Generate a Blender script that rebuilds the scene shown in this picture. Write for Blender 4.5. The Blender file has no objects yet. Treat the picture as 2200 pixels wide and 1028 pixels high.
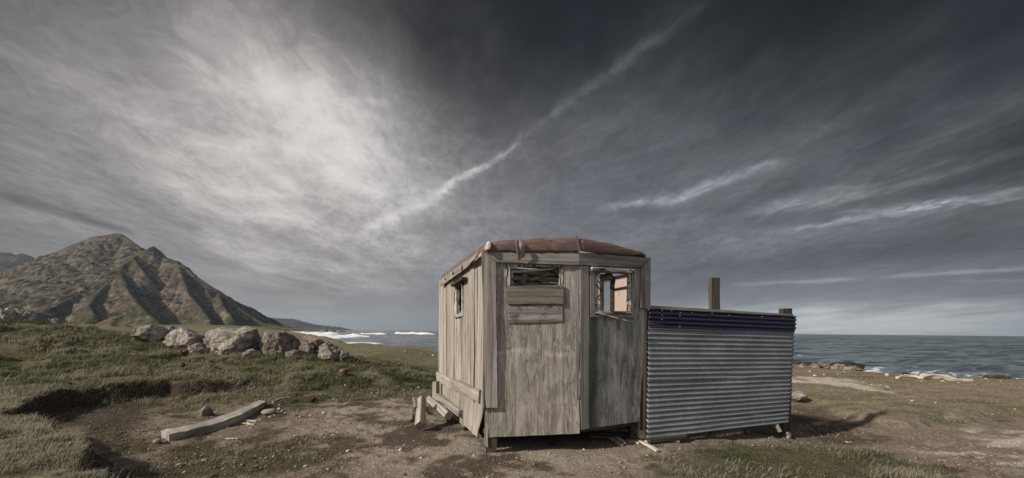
import bpy, bmesh, math, random
import numpy as np
from mathutils import Vector, Matrix, noise as mnoise

random.seed(7)
rng = np.random.default_rng(11)
SC = bpy.context.scene
COL = SC.collection

# ------------------------------------------------------------------ camera
F = 900.0            # focal length in photo pixels (photo is 2200 wide)
CAM_H = 1.55         # eye height
HZ = 712.4           # horizon row at the middle column
ROLL = math.radians(0.517)
CA, SA = math.cos(ROLL), math.sin(ROLL)

cam_data = bpy.data.cameras.new("camera")
cam = bpy.data.objects.new("camera", cam_data)
COL.objects.link(cam)
cam_data.sensor_width = 36.0
cam_data.lens = F / 2200.0 * 36.0
cam_data.shift_y = (HZ - 514.0) / 2200.0
cam_data.clip_start = 0.05
cam_data.clip_end = 30000.0
cam.matrix_world = Matrix(((CA, -SA, 0, 0), (0, 0, -1, 0), (SA, CA, 0, CAM_H), (0, 0, 0, 1)))
SC.camera = cam
SC.view_settings.view_transform = 'Standard'
SC.view_settings.look = 'None'
SC.view_settings.exposure = 0.35
SC.view_settings.gamma = 1.0
SC.view_settings.use_curve_mapping = False

# sun: from the left, a little to the camera's side of the hut
SUN_EL = math.radians(31.0)
SUN_AZ = math.radians(26.0)
SUN = Vector((-math.cos(SUN_AZ) * math.cos(SUN_EL), -math.sin(SUN_AZ) * math.cos(SUN_EL), math.sin(SUN_EL)))
sl = bpy.data.lights.new("sun", 'SUN')
sl.energy = 4.4
sl.angle = math.radians(2.0)
sl.color = (1.0, 0.92, 0.83)
so = bpy.data.objects.new("sun", sl)
COL.objects.link(so)
so.rotation_euler = SUN.to_track_quat('Z', 'Y').to_euler()
so.location = (-30, -8, 25)


def ray(px, py):
    """direction (x, 1, z) of the line of sight through a point of the photograph"""
    dx = (px - 1100.0) / F
    dy = (HZ - py) / F
    return np.array((dx * CA - dy * SA, 1.0, dx * SA + dy * CA))


def at(px, py, Y):
    r = ray(px, py) * Y
    return Vector((r[0], r[1], CAM_H + r[2]))


def gnd(px, py, z=0.0):
    r = ray(px, py)
    Y = (z - CAM_H) / min(r[2], -1e-4)
    return (r[0] * Y, Y)


# ------------------------------------------------------------------ world
def srgb2lin(v):
    v = v / 255.0
    return v / 12.92 if v <= 0.04045 else ((v + 0.055) / 1.055) ** 2.4


class S:
    """a float socket with arithmetic"""
    nt = None

    def __init__(self, sock):
        self.s = sock

    @staticmethod
    def node(op, *args, clamp=False):
        n = S.nt.nodes.new('ShaderNodeMath')
        n.operation = op
        n.use_clamp = clamp
        for i, a in enumerate(args):
            if isinstance(a, S):
                S.nt.links.new(a.s, n.inputs[i])
            else:
                n.inputs[i].default_value = float(a)
        return S(n.outputs[0])

    def __add__(self, o): return S.node('ADD', self, o)
    __radd__ = __add__
    def __sub__(self, o): return S.node('SUBTRACT', self, o)
    def __rsub__(self, o): return S.node('SUBTRACT', o, self)
    def __mul__(self, o): return S.node('MULTIPLY', self, o)
    __rmul__ = __mul__
    def __truediv__(self, o): return S.node('DIVIDE', self, o)
    def exp(self): return S.node('EXPONENT', self)
    def sstep(self, a, b):
        n = S.nt.nodes.new('ShaderNodeMapRange')
        n.interpolation_type = 'SMOOTHSTEP'
        S.nt.links.new(self.s, n.inputs[0])
        n.inputs[1].default_value = a
        n.inputs[2].default_value = b
        return S(n.outputs[0])


def dot_const(vec_socket, c):
    n = S.nt.nodes.new('ShaderNodeVectorMath')
    n.operation = 'DOT_PRODUCT'
    S.nt.links.new(vec_socket, n.inputs[0])
    n.inputs[1].default_value = tuple(float(q) for q in c)
    return S(n.outputs['Value'])


def combine(x, y, z):
    n = S.nt.nodes.new('ShaderNodeCombineXYZ')
    for i, a in enumerate((x, y, z)):
        if isinstance(a, S):
            S.nt.links.new(a.s, n.inputs[i])
        else:
            n.inputs[i].default_value = float(a)
    return n.outputs[0]


def noise_node(vec, scale, detail=5.0, rough=0.55, dist=0.0, out=0):
    n = S.nt.nodes.new('ShaderNodeTexNoise')
    S.nt.links.new(vec, n.inputs['Vector'])
    n.inputs['Scale'].default_value = scale
    n.inputs['Detail'].default_value = detail
    n.inputs['Roughness'].default_value = rough
    n.inputs['Distortion'].default_value = dist
    return S(n.outputs[0]) if out == 0 else n.outputs[1]


def unit(px, py):
    r = ray(px, py)
    return r / np.linalg.norm(r)


world = bpy.data.worlds.new("World")
SC.world = world
world.use_nodes = True
wt = world.node_tree
wt.nodes.clear()
S.nt = wt
tc = wt.nodes.new('ShaderNodeTexCoord')
D = tc.outputs['Generated']
sep = wt.nodes.new('ShaderNodeSeparateXYZ')
wt.links.new(D, sep.inputs[0])
dX, dY, dZ = S(sep.outputs[0]), S(sep.outputs[1]), S(sep.outputs[2])
zz = S.node('MAXIMUM', dZ, 0.0) + 0.10
cu, cv = dX / zz, dY / zz                       # position on the cloud deck
plane = combine(cu, cv, 0.0)
# warp of the view direction so that bands are ragged
wn = noise_node(combine(cu * 1.0, cv * 0.5, 3.0), 1.6, 5, 0.6, 0.0, out=1)
wsub = wt.nodes.new('ShaderNodeVectorMath'); wsub.operation = 'SUBTRACT'
wt.links.new(wn, wsub.inputs[0]); wsub.inputs[1].default_value = (0.5, 0.5, 0.5)
wsc = wt.nodes.new('ShaderNodeVectorMath'); wsc.operation = 'MULTIPLY_ADD'
wt.links.new(wsub.outputs[0], wsc.inputs[0]); wsc.inputs[1].default_value = (0.16, 0.16, 0.10)
wt.links.new(D, wsc.inputs[2])
DW = wsc.outputs[0]
wsc2 = wt.nodes.new('ShaderNodeVectorMath'); wsc2.operation = 'MULTIPLY_ADD'
wt.links.new(wsub.outputs[0], wsc2.inputs[0]); wsc2.inputs[1].default_value = (0.085, 0.05, 0.085)
wt.links.new(D, wsc2.inputs[2])
DS0 = wsc2.outputs[0]
wnf = noise_node(combine(cu * 3.0, cv * 2.2, 13.0), 3.0, 9, 0.68, 0.0, out=1)
wsf = wt.nodes.new('ShaderNodeVectorMath'); wsf.operation = 'SUBTRACT'
wt.links.new(wnf, wsf.inputs[0]); wsf.inputs[1].default_value = (0.5, 0.5, 0.5)
wsg = wt.nodes.new('ShaderNodeVectorMath'); wsg.operation = 'MULTIPLY_ADD'
wt.links.new(wsf.outputs[0], wsg.inputs[0]); wsg.inputs[1].default_value = (0.026, 0.026, 0.026)
wt.links.new(DS0, wsg.inputs[2])
DS = wsg.outputs[0]
wst = wt.nodes.new('ShaderNodeVectorMath'); wst.operation = 'MULTIPLY_ADD'
wt.links.new(wsf.outputs[0], wst.inputs[0]); wst.inputs[1].default_value = (0.012, 0.012, 0.012)
wt.links.new(D, wst.inputs[2])
DT = wst.outputs[0]

SKY = [  # cloud deck brightness towards these sight lines
    (0, 0, 100), (200, 0, 122), (400, 0, 130), (600, 0, 112), (750, 0, 84), (900, 0, 60), (1100, 0, 42), (1300, 0, 50), (1500, 0, 52), (1700, 0, 38), (1900, 0, 20), (2200, 0, 24),
    (0, 150, 116), (200, 150, 134), (400, 150, 162), (550, 150, 166), (700, 150, 146), (800, 150, 112), (900, 150, 80), (1100, 150, 54), (1300, 150, 66), (1500, 150, 68), (1700, 150, 58), (1900, 150, 44), (2200, 150, 48),
    (450, 230, 180), (600, 230, 186), (740, 230, 172), (300, 200, 155), (600, 90, 148),
    (0, 300, 128), (200, 300, 150), (380, 300, 172), (520, 300, 188), (660, 300, 198), (800, 300, 176), (950, 300, 126), (1100, 300, 100), (1300, 300, 92), (1500, 300, 86), (1700, 300, 80), (1900, 300, 76), (2200, 300, 66),
    (0, 400, 114), (200, 400, 134), (400, 400, 156), (560, 400, 184), (700, 400, 198), (850, 400, 178), (1000, 400, 136), (1200, 400, 114), (1400, 400, 106), (1600, 400, 100), (1900, 400, 98), (2200, 400, 92),
    (0, 500, 112), (350, 500, 142), (540, 490, 158), (720, 480, 184), (850, 500, 152), (1000, 500, 132), (1450, 500, 102), (1700, 500, 108), (2000, 490, 98), (2200, 530, 64),
    (500, 600, 142), (700, 580, 152), (900, 600, 136), (1450, 600, 104), (1700, 570, 96), (1900, 560, 84), (2200, 570, 74),
    (600, 665, 134), (750, 690, 130), (900, 680, 130), (1450, 640, 108), (1750, 640, 112), (2000, 640, 120), (2200, 640, 120),
    (1500, 700, 132), (1750, 700, 142), (2000, 700, 142), (2200, 700, 132), (0, 650, 114), (300, 690, 116)]
dirs = [unit(a, b) for a, b, _ in SKY]
vals = [math.log(srgb2lin(v)) for _, _, v in SKY]
BEHIND_FILL = [((math.sin(math.radians(az)) * math.cos(math.radians(el)), -math.cos(math.radians(az)) * math.cos(math.radians(el)), math.sin(math.radians(el))), 168)
          for az in (-100, -75, -50, -25, 0, 25, 50, 75) for el in (8, 30, 52)]       # unseen sky behind the camera, brightened as added fill for front faces
for d, v in (*BEHIND_FILL, ((1, -.1, .25), 110), ((0, -.3, 1), 120), ((0, .25, 1), 90),
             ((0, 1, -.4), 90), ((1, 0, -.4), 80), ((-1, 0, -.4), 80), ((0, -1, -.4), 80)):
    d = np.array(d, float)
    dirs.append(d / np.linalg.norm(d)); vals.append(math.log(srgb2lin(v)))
dirs = np.array(dirs); vals = np.array(vals)
KK = 1.0 / math.radians(13.0) ** 2
cent = [i for i in range(len(dirs))]
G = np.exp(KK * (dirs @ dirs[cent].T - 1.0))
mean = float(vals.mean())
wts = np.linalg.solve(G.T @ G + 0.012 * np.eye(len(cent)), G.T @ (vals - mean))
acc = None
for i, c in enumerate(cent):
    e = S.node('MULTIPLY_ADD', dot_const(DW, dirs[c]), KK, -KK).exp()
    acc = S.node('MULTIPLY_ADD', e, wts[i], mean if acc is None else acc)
L = acc
# cirrus texture: streaks drawn out along the wind on the deck
rot = math.radians(9)
ru = cu * math.cos(rot) + cv * math.sin(rot)
rv = cv * math.cos(rot) - cu * math.sin(rot)
warp1 = noise_node(combine(ru * 0.6, rv * 0.22, 9.0), 1.3, 3, 0.5)
n1 = noise_node(combine(ru * 0.9 + warp1 * 1.6, rv * 0.42, 1.0), 1.4, 6, 0.56, 0.6)
n2 = noise_node(combine(ru * 2.4 + warp1 * 2.6, rv * 1.15, 5.0), 1.7, 9, 0.64, 1.2)
n3 = noise_node(combine(cu * 2.4 + warp1, cv * 2.0, 2.0), 2.4, 9, 0.66, 1.8)
dimming = 0.18 + dZ.sstep(0.03, 0.17) * 0.82
n4 = noise_node(combine(ru * 6.5 + warp1 * 5.0, rv * 2.6 + n1 * 2.0, 3.0), 2.2, 10, 0.70, 1.4)
L = L + ((n1 - 0.5) * 0.80 + (n2 - 0.5) * 0.72 + (n3 - 0.5) * 0.58 + (n4 - 0.5) * 0.72) * dimming
# single cloud bands: two sight lines the band runs between, half width (px), gain, break-up
BANDS = [
    ((770, 500), (960, 410), 13, .42, .5), ((930, 425), (1140, 300), 8, .85, .8), ((1100, 322), (1320, 170), 13, .50, 1.1), ((1270, 205), (1540, -20), 17, 1.0, 1.0), ((880, 330), (1060, 390), 10, .15, .6),
    ((1270, 455), (1500, 425), 11, .60, .6), ((1440, 435), (1690, 340), 11, .72, .6), ((1330, 440), (1620, 395), 22, .25, .6),
    ((1560, 613), (1870, 598), 5, .60, .3), ((1880, 596), (2300, 572), 6, .70, .3), ((2030, 606), (2300, 601), 3, .3, .3),
    ((1640, 500), (2260, 395), 13, .80, .7), ((1560, 470), (2260, 315), 17, .62, .8), ((1760, 452), (2300, 420), 8, .50, .8), ((1500, 535), (1980, 470), 26, .30, .8), ((1700, 420), (2160, 300), 10, .35, .9), ((1180, 540), (1560, 470), 22, .22, .8), ((1350, 330), (1800, 130), 34, .22, .8), ((1650, 330), (2100, 120), 26, .20, .8),
    ((1930, 250), (2260, 190), 40, .35, .8),
    ((-60, 395), (300, 520), 20, -.60, .5), ((220, 395), (470, 500), 22, -.22, .5), ((-40, 450), (340, 540), 16, .25, .5),
    ((1500, 590), (2260, 500), 36, -.30, .4), ((1520, 480), (1760, 385), 22, -.25, .7), ((480, 560), (780, 640), 14, .18, .6), ((560, 590), (760, 650), 12, -.22, .6),
    ((200, 170), (330, 205), 9, .2, .8), ((560, 110), (760, 60), 50, -.15, .8), ((690, 225), (870, 225), 8, .16, .8), ((1380, 690), (2400, 696), 46, .80, .08), ((560, 690), (960, 690), 18, .12, .2),
]
brk = noise_node(combine(cu * 3.0, cv * 2.0, 7.0), 3.0, 8, 0.7, 1.0)
for (a, b, w, g, br) in BANDS:
    da, db = unit(*a), unit(*b)
    nrm = np.cross(da, db); nrm /= np.linalg.norm(nrm)
    mid = (da + db); mid /= np.linalg.norm(mid)
    tang = np.cross(nrm, mid)
    half = abs(float(tang @ db))
    sc = np.linalg.norm(ray((a[0] + b[0]) / 2, (a[1] + b[1]) / 2))
    wa = w / F / sc ** 1.5
    dist = dot_const(DS if w > 7 else DT, nrm) * (1.0 / wa)
    g1 = (dist * dist * -1.0).exp()
    along = S.node('ABSOLUTE', dot_const(DS, tang))
    fade = 1.0 - along.sstep(half * 0.55, half * 1.12)
    front = dot_const(D, mid).sstep(0.2, 0.4)
    mod = (brk - 0.5) * (3.2 * br) + 0.85
    L = L + g1 * fade * front * S.node('MAXIMUM', mod, 0.05) * g
L = S.node('SMOOTH_MIN', (L + 1.15) * 1.13 - 1.32, -0.56, 0.85)
hb_ = (dZ - 0.018) * 22.0
L = L + (hb_ * hb_ * -1.0).exp() * dX.sstep(0.05, 0.40) * dY.sstep(0.0, 0.3) * 0.34      # pale band of haze over the sea
lum = L.exp()
# tint: warm grey to the left and in the bright veil, blue grey to the right
tx = (dX + dY * 0.10).sstep(-0.35, 0.30)
lowr = dZ.sstep(0.0, 0.07)
mixn = wt.nodes.new('ShaderNodeMix'); mixn.data_type = 'RGBA'
wt.links.new(tx.s, mixn.inputs[0])
mixn.inputs[6].default_value = (1.065, 0.99, 0.955, 1)
mixn.inputs[7].default_value = (0.965, 0.99, 1.07, 1)
mixh = wt.nodes.new('ShaderNodeMix'); mixh.data_type = 'RGBA'
wt.links.new(lowr.s, mixh.inputs[0])
mixh.inputs[6].default_value = (1.02, 1.02, 0.95, 1)
wt.links.new(mixn.outputs[2], mixh.inputs[7])
mulc = wt.nodes.new('ShaderNodeMix'); mulc.data_type = 'RGBA'; mulc.blend_type = 'MULTIPLY'
mulc.inputs[0].default_value = 1.0
wt.links.new(mixh.outputs[2], mulc.inputs[6])
wt.links.new(combine(lum, lum, lum), mulc.inputs[7])
bg_cloud = wt.nodes.new('ShaderNodeBackground')
wt.links.new(mulc.outputs[2], bg_cloud.inputs[0]); bg_cloud.inputs[1].default_value = 1.0
skyt = wt.nodes.new('ShaderNodeTexSky'); skyt.sky_type = 'NISHITA'
skyt.sun_disc = False
skyt.sun_elevation = SUN_EL
skyt.sun_rotation = math.atan2(SUN.x, SUN.y)
bg_sky = wt.nodes.new('ShaderNodeBackground')
wt.links.new(skyt.outputs[0], bg_sky.inputs[0]); bg_sky.inputs[1].default_value = 0.05
mixs = wt.nodes.new('ShaderNodeMixShader')          # thin gaps of clear sky in the veil
gap = n1.sstep(0.30, 0.62) * 0.05 + 0.94
wt.links.new(gap.s, mixs.inputs[0])
wt.links.new(bg_sky.outputs[0], mixs.inputs[1]); wt.links.new(bg_cloud.outputs[0], mixs.inputs[2])
wo = wt.nodes.new('ShaderNodeOutputWorld')
wt.links.new(mixs.outputs[0], wo.inputs[0])
world.cycles.sampling_method = 'MANUAL'
world.cycles.sample_map_resolution = 512

# ------------------------------------------------------------------ helpers
def tag(o, label=None, cat=None, group=None, kind=None):
    if label: o['label'] = label
    if cat: o['category'] = cat
    if group: o['group'] = group
    if kind: o['kind'] = kind
    return o


def empty(name, loc, label=None, cat=None, group=None):
    o = bpy.data.objects.new(name, None)
    COL.objects.link(o)
    o.location = loc
    o.empty_display_size = 0.1
    return tag(o, label, cat, group)


def mesh_obj(name, verts, faces, mat, parent=None, M=None, smooth=False, attrs=None):
    """one mesh object; M is its world frame"""
    me = bpy.data.meshes.new(name)
    if isinstance(faces, np.ndarray):
        nf, k = faces.shape
        verts = np.asarray(verts, np.float32)
        me.vertices.add(len(verts)); me.vertices.foreach_set('co', verts.ravel())
        me.loops.add(nf * k); me.loops.foreach_set('vertex_index', faces.astype(np.int32).ravel())
        me.polygons.add(nf)
        me.polygons.foreach_set('loop_start', np.arange(0, nf * k, k, dtype=np.int32))
        me.polygons.foreach_set('loop_total', np.full(nf, k, np.int32))
        me.update(calc_edges=True)
    else:
        me.from_pydata([tuple(v) for v in verts], [], [tuple(f) for f in faces])
        me.update()
    if attrs:
        for k_, (typ, arr) in attrs.items():
            a = me.attributes.new(k_, typ, 'POINT')
            a.data.foreach_set('color' if typ == 'FLOAT_COLOR' else 'value', np.asarray(arr, np.float32).ravel())
    if smooth:
        me.polygons.foreach_set('use_smooth', np.ones(len(me.polygons), bool))
    if mat: me.materials.append(mat)
    o = bpy.data.objects.new(name, me)
    COL.objects.link(o)
    M = M if M is not None else Matrix.Identity(4)
    if parent is not None:
        o.parent = parent
        if parent.parent is not None:
            base = parent.parent.matrix_basis @ parent.matrix_basis
        else:
            base = parent.matrix_basis
        o.matrix_basis = base.inverted() @ M
    else:
        o.matrix_basis = M
    return o


# vectorised value noise -------------------------------------------------
def _hash(ix, iy, seed):
    h = (ix.astype(np.int64) * 374761393 + iy.astype(np.int64) * 668265263 + seed * 974711) & 0x7fffffff
    h = ((h ^ (h >> 13)) * 1274126177) & 0x7fffffff
    h = ((h ^ (h >> 16)) * 668265263) & 0x7fffffff
    return ((h ^ (h >> 15)) & 0xffff) / 65535.0


def vnoise(x, y, seed=0):
    x = np.asarray(x, float); y = np.asarray(y, float)
    ix = np.floor(x); iy = np.floor(y)
    fx = x - ix; fy = y - iy
    fx = fx * fx * fx * (fx * (fx * 6 - 15) + 10); fy = fy * fy * fy * (fy * (fy * 6 - 15) + 10)
    a = _hash(ix, iy, seed); b = _hash(ix + 1, iy, seed)
    c = _hash(ix, iy + 1, seed); d = _hash(ix + 1, iy + 1, seed)
    return (a + (b - a) * fx) * (1 - fy) + (c + (d - c) * fx) * fy


def fbm(x, y, octv=4, seed=0, gain=0.5, lac=2.03):
    """about -0.5 .. 0.5"""
    s = 0.0; amp = 1.0; tot = 0.0
    c, sn = math.cos(0.6), math.sin(0.6)
    for k in range(octv):
        s = s + amp * (vnoise(x, y, seed + k * 17) - 0.5)
        tot += amp; amp *= gain
        x, y = (x * c - y * sn) * lac + 13.7, (x * sn + y * c) * lac + 5.1
    return s / tot * 1.35


def sm(x, a, b):
    t = np.clip((x - a) / (b - a), 0, 1)
    return t * t * (3 - 2 * t)


def sdf(x, y, poly):
    """signed distance to a polygon, positive inside"""
    x = np.asarray(x, float); y = np.asarray(y, float)
    d = np.full(x.shape, 1e18); ins = np.zeros(x.shape, bool)
    n = len(poly)
    for i in range(n):
        x0, y0 = poly[i]; x1, y1 = poly[(i + 1) % n]
        ex, ey = x1 - x0, y1 - y0
        t = np.clip(((x - x0) * ex + (y - y0) * ey) / max(ex * ex + ey * ey, 1e-12), 0, 1)
        d = np.minimum(d, (x - x0 - t * ex) ** 2 + (y - y0 - t * ey) ** 2)
        c = ((y0 > y) != (y1 > y))
        with np.errstate(divide='ignore', invalid='ignore'):
            c &= x < (x1 - x0) * (y - y0) / (y1 - y0 + 1e-30) + x0
        ins ^= c
    d = np.sqrt(d)
    return np.where(ins, d, -d)


def plan(pts, z=0.0):
    return [gnd(px, py, z) for px, py in pts]


# ------------------------------------------------------------------ materials
class MT:
    """small node builder for one material"""
    def __init__(self, name, rough=0.85, metal=0.0, spec=0.3):
        self.m = bpy.data.materials.new(name)
        self.m.use_nodes = True
        self.t = self.m.node_tree
        self.t.nodes.clear()
        self.b = self.t.nodes.new('ShaderNodeBsdfPrincipled')
        self.b.inputs['Roughness'].default_value = rough
        self.b.inputs['Metallic'].default_value = metal
        self.b.inputs['Specular IOR Level'].default_value = spec
        o = self.t.nodes.new('ShaderNodeOutputMaterial')
        self.t.links.new(self.b.outputs[0], o.inputs[0])
        self.tc = self.t.nodes.new('ShaderNodeTexCoord')
        self.oi = None

    def N(self, typ): return self.t.nodes.new(typ)
    def L(self, a, b): self.t.links.new(a, b)

    def coord(self, scale=(1, 1, 1), rnd=True, which='Object'):
        mp = self.N('ShaderNodeMapping')
        self.L(self.tc.outputs[which], mp.inputs[0])
        mp.inputs['Scale'].default_value = scale
        if not rnd: return mp.outputs[0]
        if self.oi is None: self.oi = self.N('ShaderNodeObjectInfo')
        ad = self.N('ShaderNodeVectorMath'); ad.operation = 'MULTIPLY_ADD'
        cb = self.N('ShaderNodeCombineXYZ')
        for i in range(3): self.L(self.oi.outputs['Random'], cb.inputs[i])
        self.L(cb.outputs[0], ad.inputs[0]); ad.inputs[1].default_value = (37.0, 53.0, 71.0)
        self.L(mp.outputs[0], ad.inputs[2])
        return ad.outputs[0]

    def noise(self, vec, scale=1.0, detail=6, rough=0.6, dist=0.0):
        n = self.N('ShaderNodeTexNoise')
        self.L(vec, n.inputs['Vector'])
        n.inputs['Scale'].default_value = scale; n.inputs['Detail'].default_value = detail
        n.inputs['Roughness'].default_value = rough; n.inputs['Distortion'].default_value = dist
        return n.outputs[0]

    def voronoi(self, vec, scale, feature='F1', out='Distance'):
        n = self.N('ShaderNodeTexVoronoi'); n.feature = feature
        self.L(vec, n.inputs['Vector']); n.inputs['Scale'].default_value = scale
        return n.outputs[out]

    def ramp(self, fac, stops):
        r = self.N('ShaderNodeValToRGB')
        self.L(fac, r.inputs[0])
        el = r.color_ramp.elements
        while len(el) < len(stops): el.new(0.5)
        for e, (p, c) in zip(el, stops):
            e.position = p
            e.color = (c, c, c, 1) if not hasattr(c, '__len__') else (*c, 1)
        return r.outputs[0]

    def mix(self, fac, a, b, mode='MIX'):
        n = self.N('ShaderNodeMix'); n.data_type = 'RGBA'; n.blend_type = mode
        for i, v in ((0, fac), (6, a), (7, b)):
            if isinstance(v, bpy.types.NodeSocket): self.L(v, n.inputs[i])
            elif hasattr(v, '__len__'): n.inputs[i].default_value = (*v, 1)
            else: n.inputs[i].default_value = v if i == 0 else (v, v, v, 1)
        return n.outputs[2]

    def math(self, op, a, b=0.0, clamp=False):
        n = self.N('ShaderNodeMath'); n.operation = op; n.use_clamp = clamp
        for i, v in enumerate((a, b)):
            if isinstance(v, bpy.types.NodeSocket): self.L(v, n.inputs[i])
            else: n.inputs[i].default_value = v
        return n.outputs[0]

    def attr(self, name, out='Color'):
        n = self.N('ShaderNodeAttribute'); n.attribute_name = name
        return n.outputs[out]

    def sepx(self, vec, i):
        n = self.N('ShaderNodeSeparateXYZ'); self.L(vec, n.inputs[0]); return n.outputs[i]

    def rng(self, v, a, b, c=0.0, d=1.0):
        n = self.N('ShaderNodeMapRange'); n.interpolation_type = 'SMOOTHSTEP'
        self.L(v, n.inputs[0])
        for i, q in enumerate((a, b, c, d)): n.inputs[i + 1].default_value = q
        return n.outputs[0]

    def done(self, color, bump=None, strength=0.3, distance=0.01, rough=None):
        self.L(color, self.b.inputs['Base Color'])
        if bump is not None:
            n = self.N('ShaderNodeBump'); n.inputs['Strength'].default_value = strength
            n.inputs['Distance'].default_value = distance
            self.L(bump, n.inputs['Height']); self.L(n.outputs[0], self.b.inputs['Normal'])
        if rough is not None: self.L(rough, self.b.inputs['Roughness'])
        return self.m


def axis_scale(axis, along, across):
    return tuple(along if 'xyz'[i] == axis else across for i in range(3))


def wood(name, axis, dark, mid, light, moss=0.0, patina=0.0, stain=0.5, contrast=1.0, tide=None, algae=None, blot=0.0):
    """weathered timber with the grain along one local axis"""
    m = MT(name, 0.9, 0.0, 0.15)
    g1 = m.noise(m.coord(axis_scale(axis, 0.55, 14)), 1.0, 7, 0.65, 0.6)
    g2 = m.noise(m.coord(axis_scale(axis, 1.6, 75)), 1.0, 4, 0.7, 0.3)
    bl = m.noise(m.coord(axis_scale(axis, 1.1, 2.6)), 1.0, 5, 0.6, 0.8)
    spots = m.noise(m.coord(axis_scale(axis, 7, 20)), 1.0, 5, 0.7, 0.3)
    c = m.ramp(g1, [(0.30, dark), (0.47, mid), (0.68, light)])
    lines = m.ramp(g2, [(0.33, 0.35), (0.46, 0.95), (0.7, 1.12)])
    c = m.mix(0.85 * contrast, c, lines, 'MULTIPLY')
    c = m.mix(1.0, c, m.ramp(bl, [(0.28, 1 - 0.5 * stain), (0.5, 1.0), (0.75, 1.18)]), 'MULTIPLY')
    c = m.mix(m.ramp(spots, [(0.62, 0.0), (0.72, 0.55 * stain)]), c, tuple(q * 0.35 for q in dark))
    if patina > 0:
        pt = m.noise(m.coord(axis_scale(axis, 2.2, 11)), 1.0, 7, 0.68, 1.6)
        pf = m.ramp(pt, [(0.52, 0.0), (0.57, patina), (0.62, patina * 0.2), (0.66, patina), (0.72, patina * 0.3)])
        c = m.mix(pf, c, (0.52, 0.485, 0.43))
        dk = m.noise(m.coord(axis_scale(axis, 2.6, 9)), 1.3, 6, 0.7, 1.0)
        c = m.mix(m.ramp(dk, [(0.56, 0.0), (0.66, 0.7)]), c, (0.055, 0.047, 0.040))
    if moss > 0:
        mf = m.noise(m.coord(axis_scale(axis, 0.9, 3.5)), 1.0, 5, 0.6, 0.4)
        c = m.mix(m.ramp(mf, [(0.45, 0.0), (0.62, moss)]), c, (0.055, 0.056, 0.022))
    if blot > 0:                                             # ink-dark blotches
        bb_ = m.noise(m.coord((3.2, 3.2, 5.0)), 1.5, 7, 0.7, 0.6)
        c = m.mix(m.ramp(bb_, [(0.50, 0.0), (0.60, blot)]), c, (0.045, 0.040, 0.038))
    raw = m.coord((1, 1, 1), False)
    if tide is not None:                                     # wavy white tide mark left by old damp
        wv = m.noise(m.coord((3.5, 1, 1.5), False), 1.0, 6, 0.65, 0.8)
        zz_ = m.math('ADD', m.sepx(raw, 2), m.math('MULTIPLY', m.math('SUBTRACT', wv, 0.5), 0.42))
        bd = m.math('ABSOLUTE', m.math('SUBTRACT', zz_, tide))
        c = m.mix(m.math('MULTIPLY', m.rng(bd, 0.05, 0.0), m.ramp(g1, [(0.38, 0.05), (0.62, 0.75)])), c, (0.56, 0.52, 0.46))
    if algae is not None:                                    # green run-off stain down one side of the sheet
        xx_ = m.math('ADD', m.sepx(raw, 0), m.math('MULTIPLY', m.math('SUBTRACT', m.noise(m.coord((2, 1, 1.1), False), 1.0, 5, 0.6), 0.5), 0.30))
        bd = m.math('ABSOLUTE', m.math('SUBTRACT', xx_, algae))
        c = m.mix(m.math('MULTIPLY', m.rng(bd, 0.16, 0.02), 0.80), c, (0.052, 0.052, 0.024))
    rn = m.math('MULTIPLY_ADD', m.oi.outputs['Random'], 0.25)
    rn.node.inputs[2].default_value = 0.88
    cb = m.N('ShaderNodeCombineColor')
    for i in range(3): m.L(rn, cb.inputs[i])
    c = m.mix(1.0, c, cb.outputs[0], 'MULTIPLY')
    h = m.math('ADD', m.math('MULTIPLY', g2, 0.7), g1)
    return m.done(c, h, 0.75, 0.006)


W_D, W_M, W_L = (0.095, 0.085, 0.073), (0.220, 0.202, 0.177), (0.345, 0.322, 0.288)
M_woodV = wood("weathered_wood_upright", 'z', W_D, W_M, W_L)
M_woodH = wood("weathered_wood_lengthwise", 'x', W_D, W_M, W_L)
M_plank = wood("pale_plank", 'z', (0.125, 0.106, 0.083), (0.275, 0.246, 0.205), (0.40, 0.37, 0.322), stain=0.7)
M_plankH = wood("pale_plank_lengthwise", 'x', (0.11, 0.093, 0.073), (0.25, 0.222, 0.185), (0.38, 0.35, 0.305), stain=0.6)
M_plyA = wood("weathered_plywood", 'z', (0.165, 0.146, 0.123), (0.285, 0.256, 0.219), (0.40, 0.368, 0.325), patina=0.6, stain=1.0, contrast=0.85, tide=1.27)
M_plyB = wood("mossy_plywood", 'z', (0.14, 0.13, 0.115), (0.31, 0.297, 0.275), (0.48, 0.475, 0.46), moss=0.45, patina=0.75, stain=0.9, contrast=0.9, algae=0.22)
M_board = wood("window_board", 'x', (0.085, 0.073, 0.060), (0.205, 0.182, 0.155), (0.31, 0.285, 0.25), stain=0.9)
M_board2 = wood("stained_window_board", 'x', (0.06, 0.052, 0.046), (0.19, 0.172, 0.15), (0.33, 0.31, 0.28), stain=1.2, blot=0.85)
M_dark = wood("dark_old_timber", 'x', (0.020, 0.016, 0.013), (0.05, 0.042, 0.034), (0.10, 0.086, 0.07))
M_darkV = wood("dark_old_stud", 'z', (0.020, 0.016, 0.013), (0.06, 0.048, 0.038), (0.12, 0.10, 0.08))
M_beam = wood("silvered_beam", 'x', (0.12, 0.108, 0.09), (0.27, 0.25, 0.22), (0.38, 0.355, 0.32), stain=0.4, contrast=0.6)
M_drift = wood("bleached_driftwood", 'x', (0.20, 0.17, 0.13), (0.42, 0.37, 0.30), (0.58, 0.52, 0.44), stain=0.3)
M_post = wood("treated_post", 'z', (0.030, 0.027, 0.022), (0.060, 0.054, 0.043), (0.10, 0.09, 0.074), stain=0.5)


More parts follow.
